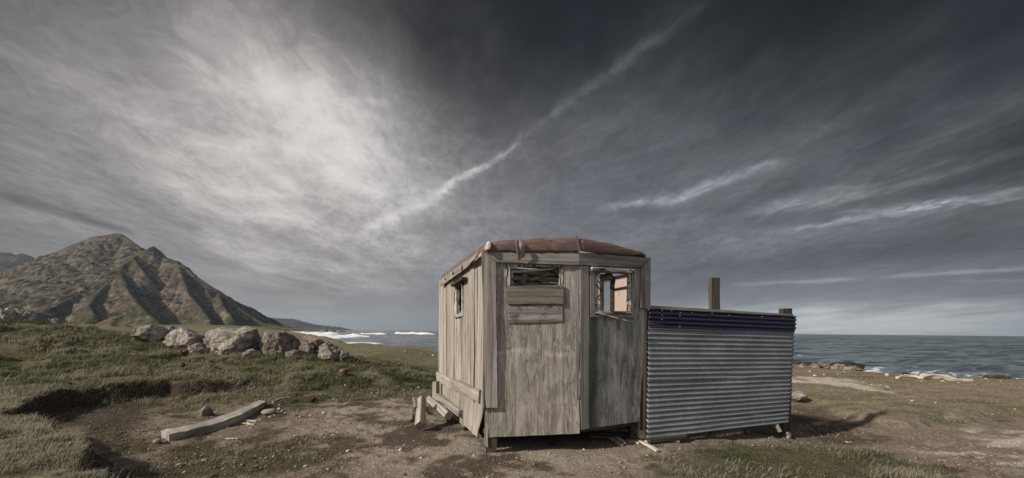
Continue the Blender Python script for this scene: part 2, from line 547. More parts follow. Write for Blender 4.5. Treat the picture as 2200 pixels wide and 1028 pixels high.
def peeling(name, axis, paint, under, lo=0.47):
    m = MT(name, 0.8, 0, 0.25)
    f = m.noise(m.coord(axis_scale(axis, 6, 26)), 1.0, 6, 0.68, 0.7)
    u = m.noise(m.coord(axis_scale(axis, 3, 60)), 1.0, 5, 0.65)
    uc = m.ramp(u, [(0.3, tuple(q * 0.35 for q in under)), (0.6, under), (0.75, tuple(q * 1.5 for q in under))])
    fac = m.ramp(f, [(lo, 0.0), (lo + 0.025, 1.0)])
    pc = m.mix(m.ramp(u, [(0.35, 0.5), (0.55, 0.0)]), paint, tuple(q * 0.55 for q in paint))
    return m.done(m.mix(fac, uc, pc), fac, 0.5, 0.004)


M_peelH = peeling("peeling_paint_lengthwise", 'x', (0.50, 0.48, 0.44), (0.10, 0.062, 0.038))
M_peelV = peeling("peeling_paint_upright", 'z', (0.44, 0.43, 0.41), (0.10, 0.068, 0.045))
M_lining = peeling("pink_lining_paint", 'z', (0.44, 0.34, 0.285), (0.16, 0.10, 0.075), 0.36)


def roof_mat():
    m = MT("rusted_painted_roof", 0.62, 0.0, 0.35)
    a = m.noise(m.coord((3.0, 3.0, 12), False), 1.6, 8, 0.68, 0.8)
    b = m.noise(m.coord((7, 7, 26), False), 1.5, 8, 0.72, 0.6)
    s = m.noise(m.coord((8, 8, 110), False), 1.2, 5, 0.7)
    c = m.ramp(a, [(0.30, (0.060, 0.056, 0.070)), (0.42, (0.095, 0.070, 0.068)), (0.50, (0.125, 0.066, 0.054)), (0.60, (0.150, 0.118, 0.096)), (0.75, (0.085, 0.076, 0.084))])
    c = m.mix(m.ramp(b, [(0.54, 0.0), (0.68, 0.6)]), c, (0.135, 0.052, 0.036))
    c = m.mix(m.ramp(s, [(0.60, 0.0), (0.70, 0.6)]), c, (0.30, 0.25, 0.22))
    d = m.noise(m.coord((9, 9, 9), False), 1.0, 6, 0.7)
    c = m.mix(m.ramp(d, [(0.62, 0.0), (0.70, 0.7)]), c, (0.035, 0.018, 0.012))
    return m.done(c, b, 0.25, 0.01)


M_roof = roof_mat()


def plain(name, col, rough=0.85, metal=0.0, var=0.3, scale=8.0):
    m = MT(name, rough, metal)
    n = m.noise(m.coord((1, 1, 1)), scale, 6, 0.65, 0.4)
    c = m.ramp(n, [(0.3, tuple(q * (1 - var) for q in col)), (0.55, col), (0.75, tuple(q * (1 + var) for q in col))])
    return m.done(c, n, 0.3, 0.01)


M_flap = plain("grey_torn_lining", (0.25, 0.20, 0.165), var=0.45, scale=14)
M_plaster = plain("pale_filler", (0.52, 0.47, 0.40), var=0.3, scale=20)
M_black = plain("black_scrap", (0.012, 0.010, 0.011), 0.55, 0, 0.5, 12)
M_rust = plain("rusty_scrap", (0.042, 0.022, 0.017), 0.9, 0, 0.6, 16)


def galv(name, blue=False):
    m = MT(name, 0.5, 0.55 if not blue else 0.0, 0.4)
    co = m.coord((1, 1, 1), False)
    sp = m.voronoi(co, 55, 'F1', 'Color')
    sv = m.sepx(sp, 0)
    n = m.noise(co, 2.2, 6, 0.65, 0.5)
    if blue:
        c = m.ramp(n, [(0.3, (0.010, 0.010, 0.026)), (0.7, (0.022, 0.022, 0.050))])
        c = m.mix(m.ramp(m.noise(co, 26, 4, 0.7), [(0.72, 0.0), (0.76, 0.8)]), c, (0.30, 0.30, 0.32))
    else:
        c = m.mix(0.35, m.ramp(n, [(0.3, (0.14, 0.165, 0.185)), (0.5, (0.205, 0.235, 0.25)), (0.72, (0.285, 0.31, 0.318))]),
                  m.ramp(sv, [(0, 0.2), (1, 0.42)]))
        fine = m.noise(co, 160, 3, 0.7)
        c = m.mix(1.0, c, m.ramp(fine, [(0.3, 0.75), (0.7, 1.2)]), 'MULTIPLY')
        dr = m.noise(m.coord((14, 1, 0.7), False), 1.0, 6, 0.7, 0.5)
        c = m.mix(m.ramp(dr, [(0.60, 0.0), (0.75, 0.4)]), c, (0.12, 0.11, 0.10))
    eg = m.attr('edge', 'Fac')
    rn = m.noise(co, 22, 6, 0.75)
    rf = m.ramp(m.math('ADD', eg, m.math('MULTIPLY', rn, 0.9)), [(1.12, 0.0), (1.0, 0.0)])
    rf = m.rng(m.math('ADD', eg, m.math('MULTIPLY', rn, 1.0)), 1.25, 1.42, 0.0, 0.95)
    c = m.mix(rf, c, (0.085, 0.034, 0.018))
    ro = m.math('MULTIPLY_ADD', rf, 0.35); ro.node.inputs[2].default_value = 0.42
    return m.done(c, rn, 0.08, 0.004, ro)


M_galv = galv("galvanised_iron")
M_blue = galv("navy_painted_iron", True)


def rock_mat(name, dark, mid, light, lich=0.35):
    m = MT(name, 0.92, 0, 0.15)
    co = m.coord((1, 1, 1))
    a = m.noise(co, 2.2, 9, 0.68, 0.6)
    b = m.noise(co, 9, 8, 0.75, 0.5)
    cr = m.voronoi(m.mix(0.35, co, a, 'LINEAR_LIGHT'), 1.7, 'DISTANCE_TO_EDGE')
    c = m.ramp(a, [(0.30, dark), (0.48, mid), (0.68, light)])
    c = m.mix(1.0, c, m.ramp(b, [(0.33, 0.40), (0.46, 0.95), (0.72, 1.22)]), 'MULTIPLY')
    c = m.mix(m.ramp(cr, [(0.0, 0.6), (0.02, 0.0)]), c, tuple(q * 0.3 for q in dark))
    l = m.noise(co, 5.5, 6, 0.7, 0.3)
    c = m.mix(m.ramp(l, [(0.58, 0.0), (0.64, lich)]), c, (0.48, 0.46, 0.40))
    h = m.math('ADD', m.math('MULTIPLY', b, 0.5), m.math('ADD', a, m.ramp(cr, [(0.0, -0.0), (0.05, 0.25)])))
    return m.done(c, h, 1.0, 0.09)


M_rock = rock_mat("pale_lichen_rock", (0.13, 0.116, 0.098), (0.275, 0.25, 0.212), (0.42, 0.388, 0.335))
M_rockbr = rock_mat("brown_slab_rock", (0.10, 0.082, 0.066), (0.195, 0.165, 0.135), (0.30, 0.262, 0.22), 0.15)
M_rockred = rock_mat("reddish_rock", (0.10, 0.065, 0.05), (0.18, 0.125, 0.10), (0.27, 0.20, 0.165), 0.1)
M_rockdk = rock_mat("wet_reef_rock", (0.012, 0.011, 0.010), (0.028, 0.025, 0.022), (0.06, 0.055, 0.048), 0.0)
M_pebble = plain("pale_pebble", (0.42, 0.385, 0.325), 0.9, 0, 0.35, 12)
M_pebgrey = plain("grey_pebble", (0.27, 0.25, 0.215), 0.9, 0, 0.35, 12)


# ------------------------------------------------------------------ ground
HAB = [(0, 704, 12.5), (150, 716, 13.0), (300, 742, 13.5), (430, 755, 14), (570, 770, 14), (700, 774, 13.6), (760, 780, 13), (850, 797, 12.4), (940, 833, 11.6)]
crest = [at(*p) for p in HAB]
CRX = np.array([-70, -24] + [c.x for c in crest] + [-1.2]); CRY = np.array([14, 12.5] + [c.y for c in crest] + [11.2])
CRZ = np.array([2.0, 1.7] + [c.z for c in crest] + [0.0])
CRZ[-2] = 0.02
BSX = np.array([-30, -15, -8, -6, -3, -1.6]); BSY = np.array([6.5, 7.0, 7.9, 8.4, 9.6, 10.4])

LOW = [gnd(20, 887, .3)] + [gnd(*p, .3) for p in ((60, 872), (115, 855), (162, 846), (230, 839), (298, 834), (376, 831), (480, 826), (700, 815))] + \
      [(60, 30), (60, -12), (-1.0, -12), gnd(330, 1180, .3), gnd(285, 1075, .3), gnd(262, 1018, .3), gnd(214, 982, .3), gnd(222, 960, .3), gnd(169, 940, .3), gnd(102, 909, .3)]
PLAIN_UP = [gnd(*p) for p in ((1690, 852), (1760, 872), (1800, 890), (1870, 905), (1950, 919), (2010, 910), (2060, 898), (2200, 893))] + [(40, 8), (60, 40), (2, 40)]
COAST_PX = [(2600, 838), (2400, 824), (2200, 815), (2050, 808), (1960, 803), (1870, 796), (1800, 790), (1720, 783), (1600, 775), (1300, 764), (1100, 759), (950, 756), (900, 752), (850, 749), (760, 745)]
COAST = [(90, -40), (45, 4)] + plan(COAST_PX) + [(-33, 74), (-72, 140), (-160, 285), (-300, 500), (-425, 710), (-465, 830), (-430, 950), (-415, 1010), (-520, 1150), (-900, 1700), (-3000, 2400), (-3000, -60)]
FPX, FPY, FPZ = at(150, 700, 55)


def far_rise(x, y):
    left = sm(-x / np.maximum(y, 1.0), 0.35, 0.75)
    return left * (np.clip(y - 45, 0, 1e9) * 0.0085 + np.clip(y - 500, 0, 1e9) * 0.006)


def ground_z(x, y, fine=True):
    x = np.asarray(x, float); y = np.asarray(y, float)
    yc = np.interp(x, CRX, CRY); zc = np.interp(x, CRX, CRZ); yb = np.interp(x, BSX, BSY)
    wob = fbm(x * 0.5, y * 0.5, 3, 3) * 1.2
    front = np.clip((y - yb + wob * 0.5) / (yc - yb), 0, 1)
    front = front ** 0.9 * (2 - front ** 0.9) * 0.35 + sm(front, 0, 1) * 0.65
    back = 1 - sm(y, yc, yc + 7 + 0.5 * np.clip(-x - 9, 0, 40))
    z = zc * np.where(y < yc, front, back)
    on_mound = np.clip(z / 0.35, 0, 1)
    # grassy bank, cut by the blow-out
    sl_ = sdf(x, y, LOW) + fbm(x * 1.6, y * 1.6, 4, 21) * 0.35
    hb = np.where(y < 5.7, 0.34, np.interp(x, [-6.6, -4.4], [0.34, 0.0]))
    hb = hb * sm(x, 0.3, -1.0)
    bank = hb * sm(-sl_, -0.06, 0.16)
    z = np.maximum(z, 0) * (1.0) + bank * (1 - 0.6 * on_mound)
    # hollow beside the iron sheet and the ledge behind it
    z = z - 0.09 * np.exp(-(((x - 5.2) / 1.6) ** 2 + ((y - 6.7) / 1.1) ** 2))
    su = sdf(x, y, PLAIN_UP) + fbm(x * 1.1, y * 1.1, 4, 33) * 0.35
    z = z + 0.10 * sm(su, -0.05, 0.22) * (1 - sm(y, 11, 17))
    # little rise carrying the old fence posts, outcrop knoll behind the mound
    z = z + far_rise(x, y)
    z = z + (FPZ - 0.35) * np.exp(-(((x - FPX) / 14) ** 2 + ((y - FPY) / 12) ** 2)) * (y > 25)
    if fine:
        z = z + fbm(x * 0.35, y * 0.35, 3, 5) * 0.10 * (1 - np.exp(-((x - 0.5) ** 2 + (y - 6) ** 2) / 16))
        z = z + fbm(x * 1.7, y * 1.7, 4, 8) * (0.035 + 0.11 * on_mound + 0.05 * np.clip(bank * 3, 0, 1))
        near = np.exp(-np.maximum(y - 2, 0) / 14)
        z = z + (fbm(x * 6, y * 6, 4, 12, 0.62) * 0.045 + fbm(x * 2.6, y * 3.2, 3, 13) * 0.03) * near * (0.45 + 0.9 * sm(np.hypot(x - 0.2, (y - 5.5) * .8), 1.5, 3.5))
    # coast
    cs = sdf(x, y, COAST) + fbm(x * 0.4, y * 0.4, 4, 44) * (0.8 + 0.02 * np.clip(y, 0, 400))
    wd = 1.5 + 0.022 * np.clip(y, 0, 900)
    drop = sm(-cs, -0.35 * wd, 1.6 * wd)
    z = z * (1 - drop) - 3.6 * drop
    return z


def P_(pts): return plan(pts)
GRASS_FRONT = P_([(1440, 985), (1475, 958), (1560, 948), (1700, 946), (1800, 955), (1900, 968), (1985, 1000), (2010, 1040), (1950, 1120), (1350, 1130), (1360, 1050), (1400, 1010)])
SAND_A = P_([(1690, 814), (1760, 816), (1840, 826), (1905, 838), (1950, 851), (1900, 853), (1830, 846), (1760, 836), (1690, 830)])
SAND_B = P_([(1960, 930), (2060, 912), (2200, 916), (2500, 950), (2600, 1040), (2300, 1060), (2120, 1010), (1985, 985), (1890, 962)])
PATH = P_([(690, 862), (760, 850), (900, 862), (960, 900), (1060, 930), (1250, 960), (1440, 955), (1420, 1000), (1250, 1060), (900, 1080), (700, 1000), (620, 930)])
SHADE_PATCH = P_([(1690, 868), (1760, 876), (1850, 905), (1900, 925), (1850, 945), (1690, 945)])  # dark soil patch drawn on the fence's shadow outline, shade painted into the albedo
BLOW = P_([(20, 887), (115, 858), (230, 842), (376, 834), (420, 850), (330, 890), (300, 960), (310, 1060), (230, 1060), (230, 960), (150, 935)])
LEFTGR = P_([(160, 920), (300, 880), (560, 925), (620, 960), (680, 1000), (720, 1130), (200, 1130), (230, 985)])


def masks(x, y, z=None):
    """grass 0..1, and albedo for the soil"""
    n1 = fbm(x * 0.9, y * 0.9, 5, 61); n2 = fbm(x * 3.1, y * 3.1, 5, 62, 0.6); n3 = fbm(x * 0.25, y * 0.25, 4, 63)
    yc = np.interp(x, CRX, CRY); yb = np.interp(x, BSX, BSY)
    md = (y - yb) + n1 * 1.6
    mound = sm(md, -0.5, 1.2) * sm(x, -0.6, -2.2)
    low = sdf(x, y, LOW)
    bank = sm(-low + n1 * 0.3, -0.02, 0.2) * sm(x, 0.2, -1.0) * (y < 9)
    gf = sm(sdf(x, y, GRASS_FRONT) + n1 * 0.9 + n2 * 0.4, -0.25, 0.35)
    up = sm(sdf(x, y, PLAIN_UP) + n1 * 1.2, -0.3, 0.6)
    lg = sm(sdf(x, y, LEFTGR) + n1 * 1.0, -0.4, 0.6) * sm(n1 * 1.2 + n2, -0.25, 0.25)
    blow = sm(sdf(x, y, BLOW) + n1 * 0.4, -0.1, 0.3)
    sa = sm(sdf(x, y, SAND_A) / np.maximum(y * 0.12, .2) + n2 * 1.0 + n1 * 0.6, -0.15, 0.5)
    sb = sm(sdf(x, y, SAND_B) + n1 * 1.1 + n2 * 0.7, -0.1, 0.7)
    path = sm(sdf(x, y, PATH) + n1 * 1.0, -0.5, 0.6)
    dimming = sm(sdf(x, y, SHADE_PATCH) + n1 * 0.6, -0.2, 0.4)
    cs = sdf(x, y, COAST)
    shore = sm(-cs + n1 * 1.5, -2.6 - 0.02 * np.clip(y, 0, 200), -0.8)
    far = sm(y, 10, 16)
    return dict(n1=n1, n2=n2, n3=n3, mound=mound, bank=bank, gf=gf, up=up, lg=lg, blow=blow, sa=sa, sb=sb, path=path, dimming=dimming, shore=shore, far=far, cs=cs, low=low)


def mixc(a, b, t):
    return a * (1 - t[..., None]) + np.array(b) * t[..., None]


def ground_color(x, y, z, slope):
    k = masks(x, y)
    n1, n2 = k['n1'], k['n2']
    c = np.zeros(x.shape + (3,)) + np.array((0.190, 0.156, 0.120))
    c = mixc(c, (0.070, 0.056, 0.042), sm(n1 * 0.8 + n2 * 0.9 + 0.10 * sm(x, -1.5, -4.0), -0.04, 0.26) * 0.95)
    c = mixc(c, (0.295, 0.252, 0.203), k['path'] * sm(n2 + n1 * 0.5, 0.20, -0.20) * 0.85)
    c = mixc(c, (0.058, 0.053, 0.030), k['lg'] * 0.85)
    # plain on the right and the land behind: short dry turf
    turf = np.maximum(k['up'], k['far'] * sm(x, -3, 0))
    c = mixc(c, (0.185, 0.160, 0.105), turf * 0.95)
    c = mixc(c, (0.115, 0.112, 0.060), turf * sm(n1 + 0.8 * k['n3'], -0.02, 0.25) * 0.8)
    c = mixc(c, (0.225, 0.185, 0.135), turf * sm(fbm(x * 1.3, y * 4.0, 4, 71), 0.02, 0.25) * 0.7)
    c = mixc(c, (0.045, 0.036, 0.027), k['dimming'] * sm(n2, 0.25, -0.25) * 0.8)  # painted shade on the dark soil beside the fence
    back = sm(y, 13, 20) * sm(x, 3, -1)
    c = mixc(c, (0.135, 0.128, 0.072), back * 0.9)
    c = mixc(c, (0.16, 0.135, 0.085), back * sm(fbm(x * 0.25, y * 0.6, 4, 72), 0.03, 0.22) * 0.7)
    c = mixc(c, (0.070, 0.068, 0.030), np.maximum(k['mound'], k['bank']) * (1 - back))
    c = mixc(c, (0.150, 0.128, 0.082), np.maximum(k['mound'], k['bank']) * sm(n1 + n2 * 0.4, 0.0, 0.3) * 0.8 * (1 - back))
    c = mixc(c, (0.21, 0.19, 0.135), k['bank'] * sm(n1, -0.35, 0.1) * (1 - k['mound']) * 0.8)
    c = mixc(c, (0.072, 0.068, 0.038), k['gf'] * 0.9)
    c = mixc(c, (0.046, 0.037, 0.026), k['blow'] * sm(n2 + n1, 0.38, -0.08) * 0.9)
    c = mixc(c, (0.45, 0.40, 0.33), k['sa'] * 0.9)
    c = mixc(c, (0.39, 0.345, 0.29), k['sb'] * sm(n2 * 0.8 + fbm(x * 1.1, y * 3.2, 4, 73), -0.26, 0.12) * 0.9)
    c = mixc(c, (0.19, 0.140, 0.102), k['shore'] * 0.9)
    c = mixc(c, (0.052, 0.039, 0.030), sm(slope, 0.75, 1.3) * (y < 10))            # cut soil faces
    c = mixc(c, (0.22, 0.175, 0.135), k['shore'] * (y > 25) * sm(n1, -0.05, 0.2) * 0.7)
    c = mixc(c, (0.085, 0.095, 0.045), sm(y, 150, 400) * 0.7)
    c = c * (1 + 0.35 * n2 + 0.25 * fbm(x * 14, y * 14, 3, 75))[..., None]
    return np.clip(c, 0.008, 0.7)


rows = [-4.0]
while rows[-1] < 1600:
    d_ = abs(rows[-1])
    rows.append(rows[-1] + (0.035 if rows[-1] < 2 else max(0.014, 0.0062 * rows[-1])) * (1.0 if rows[-1] < 40 else 2.5))
gy = np.array(rows)
gu = np.linspace(-1, 1, 900)
gu = np.sign(gu) * (0.72 * np.abs(gu) + 0.28 * np.abs(gu) ** 3)
GX = gu[None, :] * (7.0 + 1.55 * np.maximum(gy, 0.0))[:, None]
GY = np.repeat(gy[:, None], len(gu), 1)
GZ = ground_z(GX, GY)
dzx = np.gradient(GZ, axis=1) / np.maximum(np.gradient(GX, axis=1), 1e-6)
dzy = np.gradient(GZ, axis=0) / np.gradient(GY, axis=0)
GC = ground_color(GX, GY, GZ, np.hypot(dzx, dzy))
nr, nc = GX.shape
idx = np.arange(nr * nc).reshape(nr, nc)
quads = np.stack([idx[:-1, :-1], idx[:-1, 1:], idx[1:, 1:], idx[1:, :-1]], -1).reshape(-1, 4)
m = MT("ground_soil_and_turf", 0.97, 0, 0.1)
co = m.coord((1, 1, 1), False)
fa = m.noise(co, 26, 8, 0.75, 0.2)
fb = m.noise(co, 7, 6, 0.65, 0.4)
fv = m.voronoi(co, 34, 'F1')
gc_ = m.mix(1.0, m.attr('Col'), m.ramp(fa, [(0.28, 0.45), (0.5, 1.0), (0.72, 1.55)]), 'MULTIPLY')
gc_ = m.mix(m.ramp(m.noise(co, 55, 3, 0.6), [(0.70, 0.0), (0.75, 0.55)]), gc_, (0.30, 0.27, 0.22))
gh = m.math('ADD', m.math('MULTIPLY', fa, 0.6), m.math('ADD', fb, m.math('MULTIPLY', fv, -0.25)))
M_ground = m.done(gc_, gh, 0.8, 0.05)
ground = mesh_obj("ground", np.stack([GX, GY, GZ], -1).reshape(-1, 3), quads, M_ground, smooth=True,
                  attrs={'Col': ('FLOAT_COLOR', np.concatenate([GC, np.ones(GC.shape[:2] + (1,))], -1).reshape(-1, 4))})
tag(ground, kind='structure')


def gz(x, y):
    return float(ground_z(np.array([x]), np.array([y]))[0])


def on_ground(px, py, it=12):
    """where the line of sight through a photo point meets the ground"""
    r = ray(px, py)
    Y = (0 - CAM_H) / min(r[2], -1e-3)
    Ys = np.linspace(2.0, min(Y * 1.6, 150), 1500)
    h = CAM_H + r[2] * Ys - ground_z(r[0] * Ys, Ys)
    w = np.nonzero(h <= 0)[0]
    Y = Ys[w[0]] if len(w) else Y
    return Vector((r[0] * Y, Y, CAM_H + r[2] * Y))


# ------------------------------------------------------------------ sea
SEA_Z = -2.0
sy = [9.0]
while sy[-1] < 12000: sy.append(sy[-1] * (1.0045 if sy[-1] < 600 else 1.03))
sy = np.array(sy)
su_ = np.linspace(-1.25, 1.75, 640)
X = su_[None, :] * (sy + 4)[:, None]; Y = np.repeat(sy[:, None], len(su_), 1)


def line_fn(x, y, a, b, w):
    """distance-based ridge along a line in plan"""
    ex, ey = b[0] - a[0], b[1] - a[1]; ll = math.hypot(ex, ey)
    t = ((x - a[0]) * ex + (y - a[1]) * ey) / ll ** 2
    d = ((x - a[0]) * ey - (y - a[1]) * ex) / ll
    return np.exp(-(d / w) ** 2) * sm(t, -0.06, 0.12) * (1 - sm(t, 0.82, 1.06)), d, t


dec = np.exp(-Y / 600)
Z = SEA_Z + (fbm(X * 0.05 + 0.02 * Y, Y * 0.11, 4, 81) * 0.9 + fbm(X * 0.35, Y * 0.6, 4, 82) * 0.32 + fbm(X * 1.3, Y * 2.0, 3, 83) * 0.10 * np.exp(-Y / 60)) * dec
foam = np.zeros_like(X)
SURF = plan([(480, 709.8), (590, 711.0), (680, 714.5), (730, 717.0), (740, 721), (790, 724), (700, 731), (760, 738), (830, 742), (700, 746), (560, 738), (450, 722)], SEA_Z)
sd = sdf(X, Y, SURF)
nz = fbm(X / np.maximum(Y, 20) * 55, np.log(Y) * 55, 5, 84, 0.6)
nz2 = fbm(X / np.maximum(Y, 20) * 22, np.log(Y) * 34, 4, 85, 0.6)
foam = np.maximum(foam, sm(sd / (0.06 * Y) + nz * 1.2 + nz2 * 0.9, -0.05, 0.5) * 0.9)
cs = sdf(X, Y, COAST)
inw = (X > 0)
foam = np.maximum(foam, 0.60 * sm(cs + nz2 * 26 + nz * 24, -50, -16) * inw)
foam = np.maximum(foam, sm(nz2 + nz * 0.6 + 0.40 * sm(cs, -24, -3), 0.42, 0.62) * 0.62 * inw)
foam = np.maximum(foam, 0.55 * sm(nz + nz2 * 0.5 + 0.25 * sm(cs, -90, -10) * (~inw), 0.42, 0.6))
for (pa, pb, hgt, wpx) in (((842, 718.0), (945, 722.0), 5.0, .7), ((770, 719.5), (838, 720.5), 3.5, .6), ((724, 723), (778, 724), 3.5, .7), ((752, 724), (800, 726), 3, .7),
                           ((640, 717.5), (735, 719.5), 4, .8), ((700, 741), (830, 741.5), 2.0, 1.2), ((860, 735), (935, 736), 1.0, 1.0), ((1720, 735), (1900, 737), 0.6, 1.0)):
    # a breaker lies across the line of sight, between two bearings
    ra, rb = ray(*pa), ray(*pb)
    bear = X / Y; t = (bear - ra[0]) / (rb[0] - ra[0])
    rel = (CAM_H - SEA_Z) * F / Y
    line = -F * (ra[2] + (rb[2] - ra[2]) * np.clip(t, -.1, 1.1)) + nz2 * wpx * 1.2
    g = np.exp(-((rel - line) / wpx) ** 2) * sm(t, -.02, .12) * (1 - sm(t, .78, 1.02))
    prof = 0.75 + 0.5 * vnoise(t * 9, t * 0 + 3, 7) + nz * 0.5
    Z = Z + g * hgt * Y / 900 * np.clip(prof, 0.3, 1.4)
    if hgt > 1.5: foam = np.maximum(foam, sm(g * (0.9 + nz), 0.22, 0.5))
foam = np.clip(foam, 0, 1)
tint = fbm(X / np.maximum(Y, 20) * 9, np.log(Y) * 26, 5, 86, 0.62) + 0.6 * fbm(X / np.maximum(Y, 20) * 40, np.log(Y) * 90, 3, 87)
nr, nc = X.shape
idx = np.arange(nr * nc).reshape(nr, nc)
quads = np.stack([idx[:-1, :-1], idx[:-1, 1:], idx[1:, 1:], idx[1:, :-1]], -1).reshape(-1, 4)
m = MT("sea_water", 0.18, 0, 0.5)
co = m.coord((1, 1, 1), False, 'Object')
w1 = m.noise(m.coord((0.5, 1.0, 1), False), 0.9, 7, 0.62, 0.5)
w2 = m.noise(m.coord((0.05, 0.14, 1), False), 0.8, 8, 0.62, 0.6)
fo = m.attr('foam', 'Fac')
fn = m.noise(m.coord((0.8, 1.6, 1), False), 1.4, 8, 0.72, 1.0)
ff = m.rng(m.math('ADD', fo, m.math('MULTIPLY', m.math('SUBTRACT', fn, 0.5), 0.9)), 0.42, 0.70)
wc = m.mix(m.rng(m.math('ADD', m.math('MULTIPLY', w2, 0.3), m.attr('tint', 'Fac')), -0.2, 0.45), (0.036, 0.054, 0.066), (0.145, 0.180, 0.202))
wc = m.mix(ff, wc, (0.66, 0.68, 0.68))
rr = m.math('MULTIPLY_ADD', ff, 0.6); rr.node.inputs[2].default_value = 0.30
M_sea = m.done(wc, m.math('ADD', w1, m.math('MULTIPLY', w2, 3.0)), 0.55, 0.35, rr)
sea = mesh_obj("sea", np.stack([X, Y, Z], -1).reshape(-1, 3), quads, M_sea, smooth=True, attrs={'foam': ('FLOAT', foam), 'tint': ('FLOAT', tint)})
tag(sea, kind='structure')


# ------------------------------------------------------------------ hills
def ridge_height(X, Y, ridges, slope, base):
    """land falling away from 3D ridge lines"""
    best = np.full(X.shape, -1e9); dist = np.full(X.shape, 1e9)
    for pts, sl_ in ridges:
        for p, q in zip(pts[:-1], pts[1:]):
            ex, ey = q.x - p.x, q.y - p.y
            t = np.clip(((X - p.x) * ex + (Y - p.y) * ey) / (ex * ex + ey * ey), 0, 1)
            d = np.hypot(X - p.x - t * ex, Y - p.y - t * ey)
            s = sl_ or slope
            h = p.z + (q.z - p.z) * t - s * d + 0.00022 * s * d * d
            dist = np.where(h > best, d, dist)
            best = np.maximum(best, h)
    return best, dist


def ridge(*pts): return [at(*p) for p in pts]


def hill(name, ridges, slope, xr, yr, step, seed, amp, mat, base=-8, gul=1.0):
    xs = np.arange(xr[0], xr[1], step); ys = np.arange(yr[0], yr[1], step)
    X, Y = np.meshgrid(xs, ys)
    wx = fbm(X / 90, Y / 90, 4, seed) * 22 * gul; wy = fbm(X / 90, Y / 90, 4, seed + 5) * 22 * gul
    h0, d0 = ridge_height(X, Y, ridges, slope, base)
    h1, d1 = ridge_height(X + wx * np.clip(d0 / 70, 0, 1), Y + wy * np.clip(d0 / 70, 0, 1), ridges, slope, base)
    k = np.clip(d1 / 55, 0, 1)
    rg = lambda sc_, o_: 1 - np.clip(np.abs(fbm(X / sc_ + wx / 60, Y / sc_ + wy / 60, 2, seed + o_)) * 3.2, 0, 1)
    h = h1 - amp * k * (0.55 * rg(75, 9) ** 1.5 + 0.42 * rg(34, 31) ** 1.5 + 0.20 * rg(15, 53)) + fbm(X / 26, Y / 26, 6, seed + 11, 0.62) * amp * 0.8 * np.clip(d1 / 25, 0.10, 1)
    h = np.maximum(h, base)
    gx = np.gradient(h, axis=1) / step
    nr, nc = X.shape
    idx = np.arange(nr * nc).reshape(nr, nc)
    quads = np.stack([idx[:-1, :-1], idx[:-1, 1:], idx[1:, 1:], idx[1:, :-1]], -1).reshape(-1, 4)
    keep = (h.reshape(-1)[quads].max(1) > base + 0.01)
    gy_ = np.gradient(h, axis=0) / step
    st = np.hypot(gx, gy_)
    n = fbm(X / 30, Y / 30, 5, seed + 20, 0.6); n2_ = fbm(X / 9, Y / 9, 4, seed + 21, 0.6)
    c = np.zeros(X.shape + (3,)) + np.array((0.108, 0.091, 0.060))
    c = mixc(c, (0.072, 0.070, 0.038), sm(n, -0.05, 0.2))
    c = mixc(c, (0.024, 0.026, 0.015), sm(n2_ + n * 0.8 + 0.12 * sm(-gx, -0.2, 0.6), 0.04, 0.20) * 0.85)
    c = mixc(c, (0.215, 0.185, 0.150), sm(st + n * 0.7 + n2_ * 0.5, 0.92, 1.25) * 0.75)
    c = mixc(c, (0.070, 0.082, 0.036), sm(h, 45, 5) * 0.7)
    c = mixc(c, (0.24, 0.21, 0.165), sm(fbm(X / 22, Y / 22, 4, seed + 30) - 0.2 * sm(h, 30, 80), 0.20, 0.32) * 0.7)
    c = c * (np.array((.97, .92, .90)) if name == 'mountain' else 0.5)  # cloud shadow on the far hill painted in as darker colour; headland shares it
    o = mesh_obj(name, np.stack([X, Y, h], -1).reshape(-1, 3), quads[keep], mat, smooth=True,
                 attrs={'Col': ('FLOAT_COLOR', np.concatenate([c, np.ones(c.shape[:2] + (1,))], -1).reshape(-1, 4))})
    return tag(o, kind='structure')


m = MT("hillside", 0.97, 0, 0.05)
co = m.coord((1, 1, 1), False)
a_ = m.noise(co, 0.10, 8, 0.72, 0.4)
b_ = m.noise(co, 0.35, 6, 0.7)
c_ = m.mix(1.0, m.attr('Col'), m.ramp(a_, [(0.36, 0.30), (0.5, 0.95), (0.68, 1.55)]), 'MULTIPLY')
c_ = m.mix(1.0, c_, m.ramp(b_, [(0.38, 0.45), (0.55, 1.15)]), 'MULTIPLY')
M_hill = m.done(c_, m.math('ADD', a_, m.math('MULTIPLY', b_, 0.5)), 1.0, 6.0)

R_main = ridge((-260, 665, 1330), (-150, 635, 1300), (0, 585, 1250), (60, 563, 1220), (100, 551, 1200), (150, 528, 1180), (200, 509, 1150), (230, 505, 1130), (250, 501.5, 1120), (262, 503, 1115), (272, 511, 1110), (290, 522, 1090), (303, 533, 1082), (312, 541, 1078), (320, 538, 1075), (326, 533, 1072), (330, 528.5, 1070), (334, 534, 1068), (340, 543, 1066), (352, 552, 1060), (385, 562, 1040), (400, 575, 1030), (420, 592, 1020), (450, 612, 1010), (480, 632, 1000), (510, 655, 990), (540, 678, 980), (565, 693, 975), (620, 702, 970), (690, 711, 985))
R1 = ridge((312, 542, 1078), (290, 551, 1020), (262, 572, 960), (240, 590, 930), (200, 612, 880), (150, 641, 820), (110, 660, 760), (70, 676, 700))
R2 = ridge((286, 553, 1010), (300, 572, 975), (312, 588, 950))
R2b = ridge((257, 580, 950), (268, 605, 890), (277, 624, 850), (300, 656, 790), (330, 682, 740), (346, 696, 710))
R3 = ridge((382, 563, 1040), (392, 592, 985), (405, 630, 930), (430, 660, 880), (450, 685, 840))
R4 = ridge((150, 530, 1180), (140, 565, 1080), (120, 600, 1000), (70, 640, 900), (40, 665, 800))
